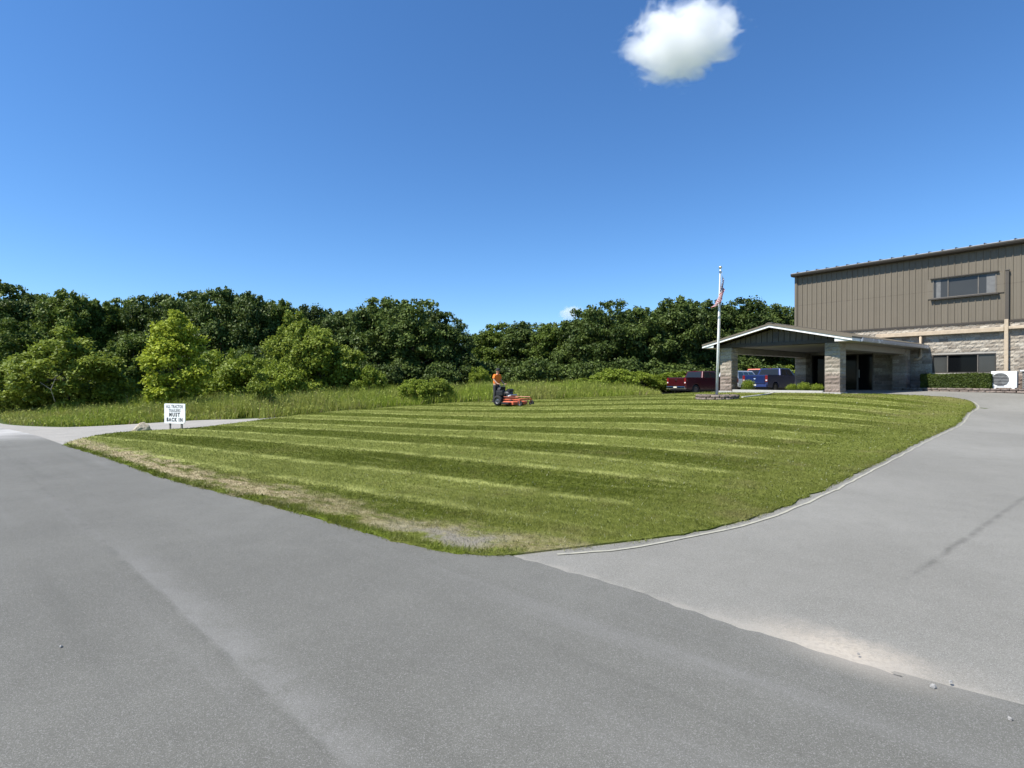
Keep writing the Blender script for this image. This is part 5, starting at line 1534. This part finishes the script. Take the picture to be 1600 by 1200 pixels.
# ---- clipped hedge and the little round shrubs
def box_leaves(rng, x0, x1, y0, y1, z0, z1, n, size):
    P = rng.uniform((x0, y0, z0), (x1, y1, z1), (n, 3))
    f = rng.integers(0, 5, n); N = np.zeros((n, 3))
    j = rng.normal(0, .025, n)
    for i, (ax, v, s) in enumerate(((0, x0, -1), (0, x1, 1), (1, y0, -1), (1, y0, -1), (2, z1, 1))):
        m = f == i; P[m, ax] = v + j[m]; N[m, ax] = s
    nr = N + rng.normal(0, .45, (n, 3)); nr /= np.linalg.norm(nr, axis=1)[:, None]
    a = rng.normal(0, 1, (n, 3)); a -= (a * nr).sum(1)[:, None] * nr; a /= np.linalg.norm(a, axis=1)[:, None]; b = np.cross(nr, a)
    s = size * rng.uniform(.6, 1.3, n)
    V = np.stack([P - a * s[:, None] * .6, P - b * s[:, None] * .4, P + a * s[:, None] * .6, P + b * s[:, None] * .4], 1).reshape(-1, 3)
    return V, np.repeat(np.clip(rng.beta(2, 2.4, n) + .15 * (P[:, 2] > z1 - .08), 0, 1), 4)
he = tag(empty('hedge', wloc(9.1, -1.0, .15), WRZ), 'long clipped green hedge under the ground floor window', 'hedge')
rng = np.random.default_rng(5)
V, ti = box_leaves(rng, -1.5, 1.48, -.42, .38, .06, .80, 16000, .06)
V[:, 2] += np.sin(V[:, 0] * 2.3) * .02
link('foliage', np_mesh('foliage', V, np.arange(len(V)).reshape(-1, 4), 4, M['leaf_hedge'], {'tint': ti}), None, he)
mb = MB(); mb.box(-1.44, 1.42, -.36, .32, .06, .74); mb.build('inner_twigs', plain('dark_twigs', (0.015, 0.02, 0.008), .95), he)
mb = MB()
for i in range(9): mb.tube([(-1.3 + i * .32, 0, -.15), (-1.3 + i * .32, 0, .2)], .02, 5)
mb.build('stems', M['bark'], he)
def ball_tpl(seed):
    rng = np.random.default_rng(seed); lb = [((0, 0, .42), .36, .85)] + [((rng.uniform(-.2, .2), rng.uniform(-.2, .2), .42 + rng.uniform(-.15, .15)), .25, .9) for _ in range(6)]
    return make_tree('s', seed, lb, 3500, .055, M['leaf_brush'], .4, .03, False)
BALL = ball_tpl(31)
for (x, y, s, h, lab) in ((1.75, -9.2, .75, .75, 'round clipped shrub in front of the blue pickup'), (3.95, -8.6, .62, .5, 'round clipped shrub nearest the rear column under the canopy'), (4.62, -8.7, .72, .6, 'middle round clipped shrub left of the sunlit canopy column'), (5.32, -8.8, .64, .52, 'round clipped shrub touching the sunlit canopy column')):
    tree_obj('round_shrub', BALL, wloc(x, y, 0.0), (s, s, h), x, lab, 'shrub', 'clipped shrubs at the canopy')

# ---- rough meadow behind the lawn
def meadow_m():
    t = NT('meadow_grass'); v = t.attr('tint'); P = t.pos()
    n = t.ss(t.noise(P, .22, 3), .35, .68)
    c = t.mix(v, (0.150, 0.205, 0.018), (0.350, 0.425, 0.058))
    d = t.mix(v, (0.195, 0.205, 0.038), (0.41, 0.40, 0.13))
    c = t.mix(t.math('MULTIPLY', n, .75), c, d)
    c = t.mix(t.ss(v, .93, .96), c, (0.36, 0.27, 0.17))
    b = t.n('BsdfPrincipled'); t.put(b.inputs['Base Color'], c); b.inputs['Roughness'].default_value = .6; b.inputs['Specular IOR Level'].default_value = .25
    q = t.n('BsdfTranslucent'); t.put(q.inputs[0], c)
    mx = t.n('MixShader'); mx.inputs[0].default_value = .35
    t.t.links.new(b.outputs[0], mx.inputs[1]); t.t.links.new(q.outputs[0], mx.inputs[2]); t.t.links.new(mx.outputs[0], t.out.inputs[0])
    return t.done()
M['meadow'] = meadow_m()
def meadow(name, poly, n, h0, h1, wd, label, edge=None):
    P = sample(np.asarray(poly), n)
    n = len(P)
    clump = np.sin(P[:, 0] * 1.3 + np.sin(P[:, 1] * .9) * 2) * np.cos(P[:, 1] * 1.1 + P[:, 0] * .4) * .25 + 1
    L = NP.uniform(h0, h1, n) * clump
    if edge is not None: L *= np.clip(.42 + dist_poly(P, edge) / 4.5, .42, 1)
    if edge is not None: L *= np.clip(.3 + dist_poly(P, np.array([(11.0, 38.), (11.0, 40), (11.5, 43), (11.9, 46), (13, 56)])) / 4, .3, 1)
    lean = NP.normal(0, .28, (n, 2)) + np.array([.1, 0])
    z = gz(P[:, 0], P[:, 1]) - .02
    v, f, t_ = blades(P, L, wd * NP.uniform(.6, 1.4, n), lean, NP.uniform(0, 1, n), z)
    # leafy weeds: short wide blades at random heights
    m = n // 3; Q = P[:m]; zz = z[:m] + L[:m] * NP.uniform(.25, .9, m)
    v2, f2, t2 = blades(Q + NP.normal(0, .12, (m, 2)), np.full(m, .16), np.full(m, .07), NP.normal(0, 1.2, (m, 2)), NP.uniform(.1, .9, m), zz)
    V = np.vstack([v, v2])
    me = np_mesh(name, V, np.arange(len(V)).reshape(-1, 3), 3, M['meadow'], {'tint': np.concatenate([t_, t2])})
    tag(link(name, me), label, 'grass', kind='stuff')
MEAD = np.vstack([back[0] + np.array([-.5, .2]), back[2:int(np.argmax(back[:, 0] > 10.6))][::3] + np.array([-.05, .22]), [(11.0, 40), (11.5, 43), (11.9, 46), (13, 56), (-30, 56), (-30, 38), (-22, 32), (-16, 29.0), (-12.6, 27.3)]])
meadow('meadow_grass', MEAD, 160000, .6, 1.3, .035, 'tall rough meadow grass between the lawn and the trees', back[::6])
_f = smooth_curve([(-34, 36), at(0, 661.5), at(80, 667.3), at(150, 666), at(300, 657.2), at(360, 655.3)], .6) + np.array([0, .35])
MEAD2 = np.vstack([_f, [(-13, 30), (-22, 36), (-34, 46), (-44, 44)]])
meadow('verge_grass', MEAD2, 55000, .35, .95, .035, 'lush roadside grass along the far side of the gravel track', _f[::4])

# ------------------------------------------------------------------ clouds
def cloud_m(name, dens, sc, thr):
    t = NT(name); P = t.obj()
    n = t.noise(P, sc, 9, .62, .5)
    r = t.n('VectorMath', _operation='LENGTH'); t.put(r.inputs[0], P)
    fall = t.ss(r.outputs['Value'], .28, 1.05, 0.0, .42)
    d = t.ss(t.math('SUBTRACT', n, fall), thr, thr + .15)
    pv = t.n('VolumePrincipled')
    pv.inputs['Color'].default_value = (.995, .995, .995, 1); pv.inputs['Anisotropy'].default_value = .0
    t.put(pv.inputs['Density'], t.math('MULTIPLY', d, dens))
    t.t.links.new(pv.outputs[0], t.out.inputs['Volume'])
    return t.done()
def cloud(name, px, py, Y, wpx, hpx, label, seed, dens, sc, thr, rot=0):
    w = wpx / F * Y; h = hpx / F * Y
    bm = bmesh.new(); bmesh.ops.create_icosphere(bm, subdivisions=3, radius=1)
    from mathutils import noise as mn
    for v in bm.verts: v.co *= 1.0 + .10 * mn.noise(v.co * 1.8 + Vector((seed, 0, 0)))
    me = bpy.data.meshes.new(name); bm.to_mesh(me); bm.free()
    me.materials.append(cloud_m(name + '_vapour', dens, sc, thr))
    x, y = ray(px, Y)
    o = link(name, me, None, None, (x, y, EYE + (HZ - py) / F * Y), (0, rot, 0))
    o.scale = (w / 2, w / 2 * .8, h / 2)
    return tag(o, label, 'cloud')
cloud('cloud', 1064, 68, 900, 235, 140, 'single bright white puffy cloud high in the blue sky', 3, .032, 2.7, .24, R(-6))
cloud('cloud', 893, 489, 2600, 56, 34, 'tiny faint cloud just above the tree line', 8, .012, 1.6, .27)
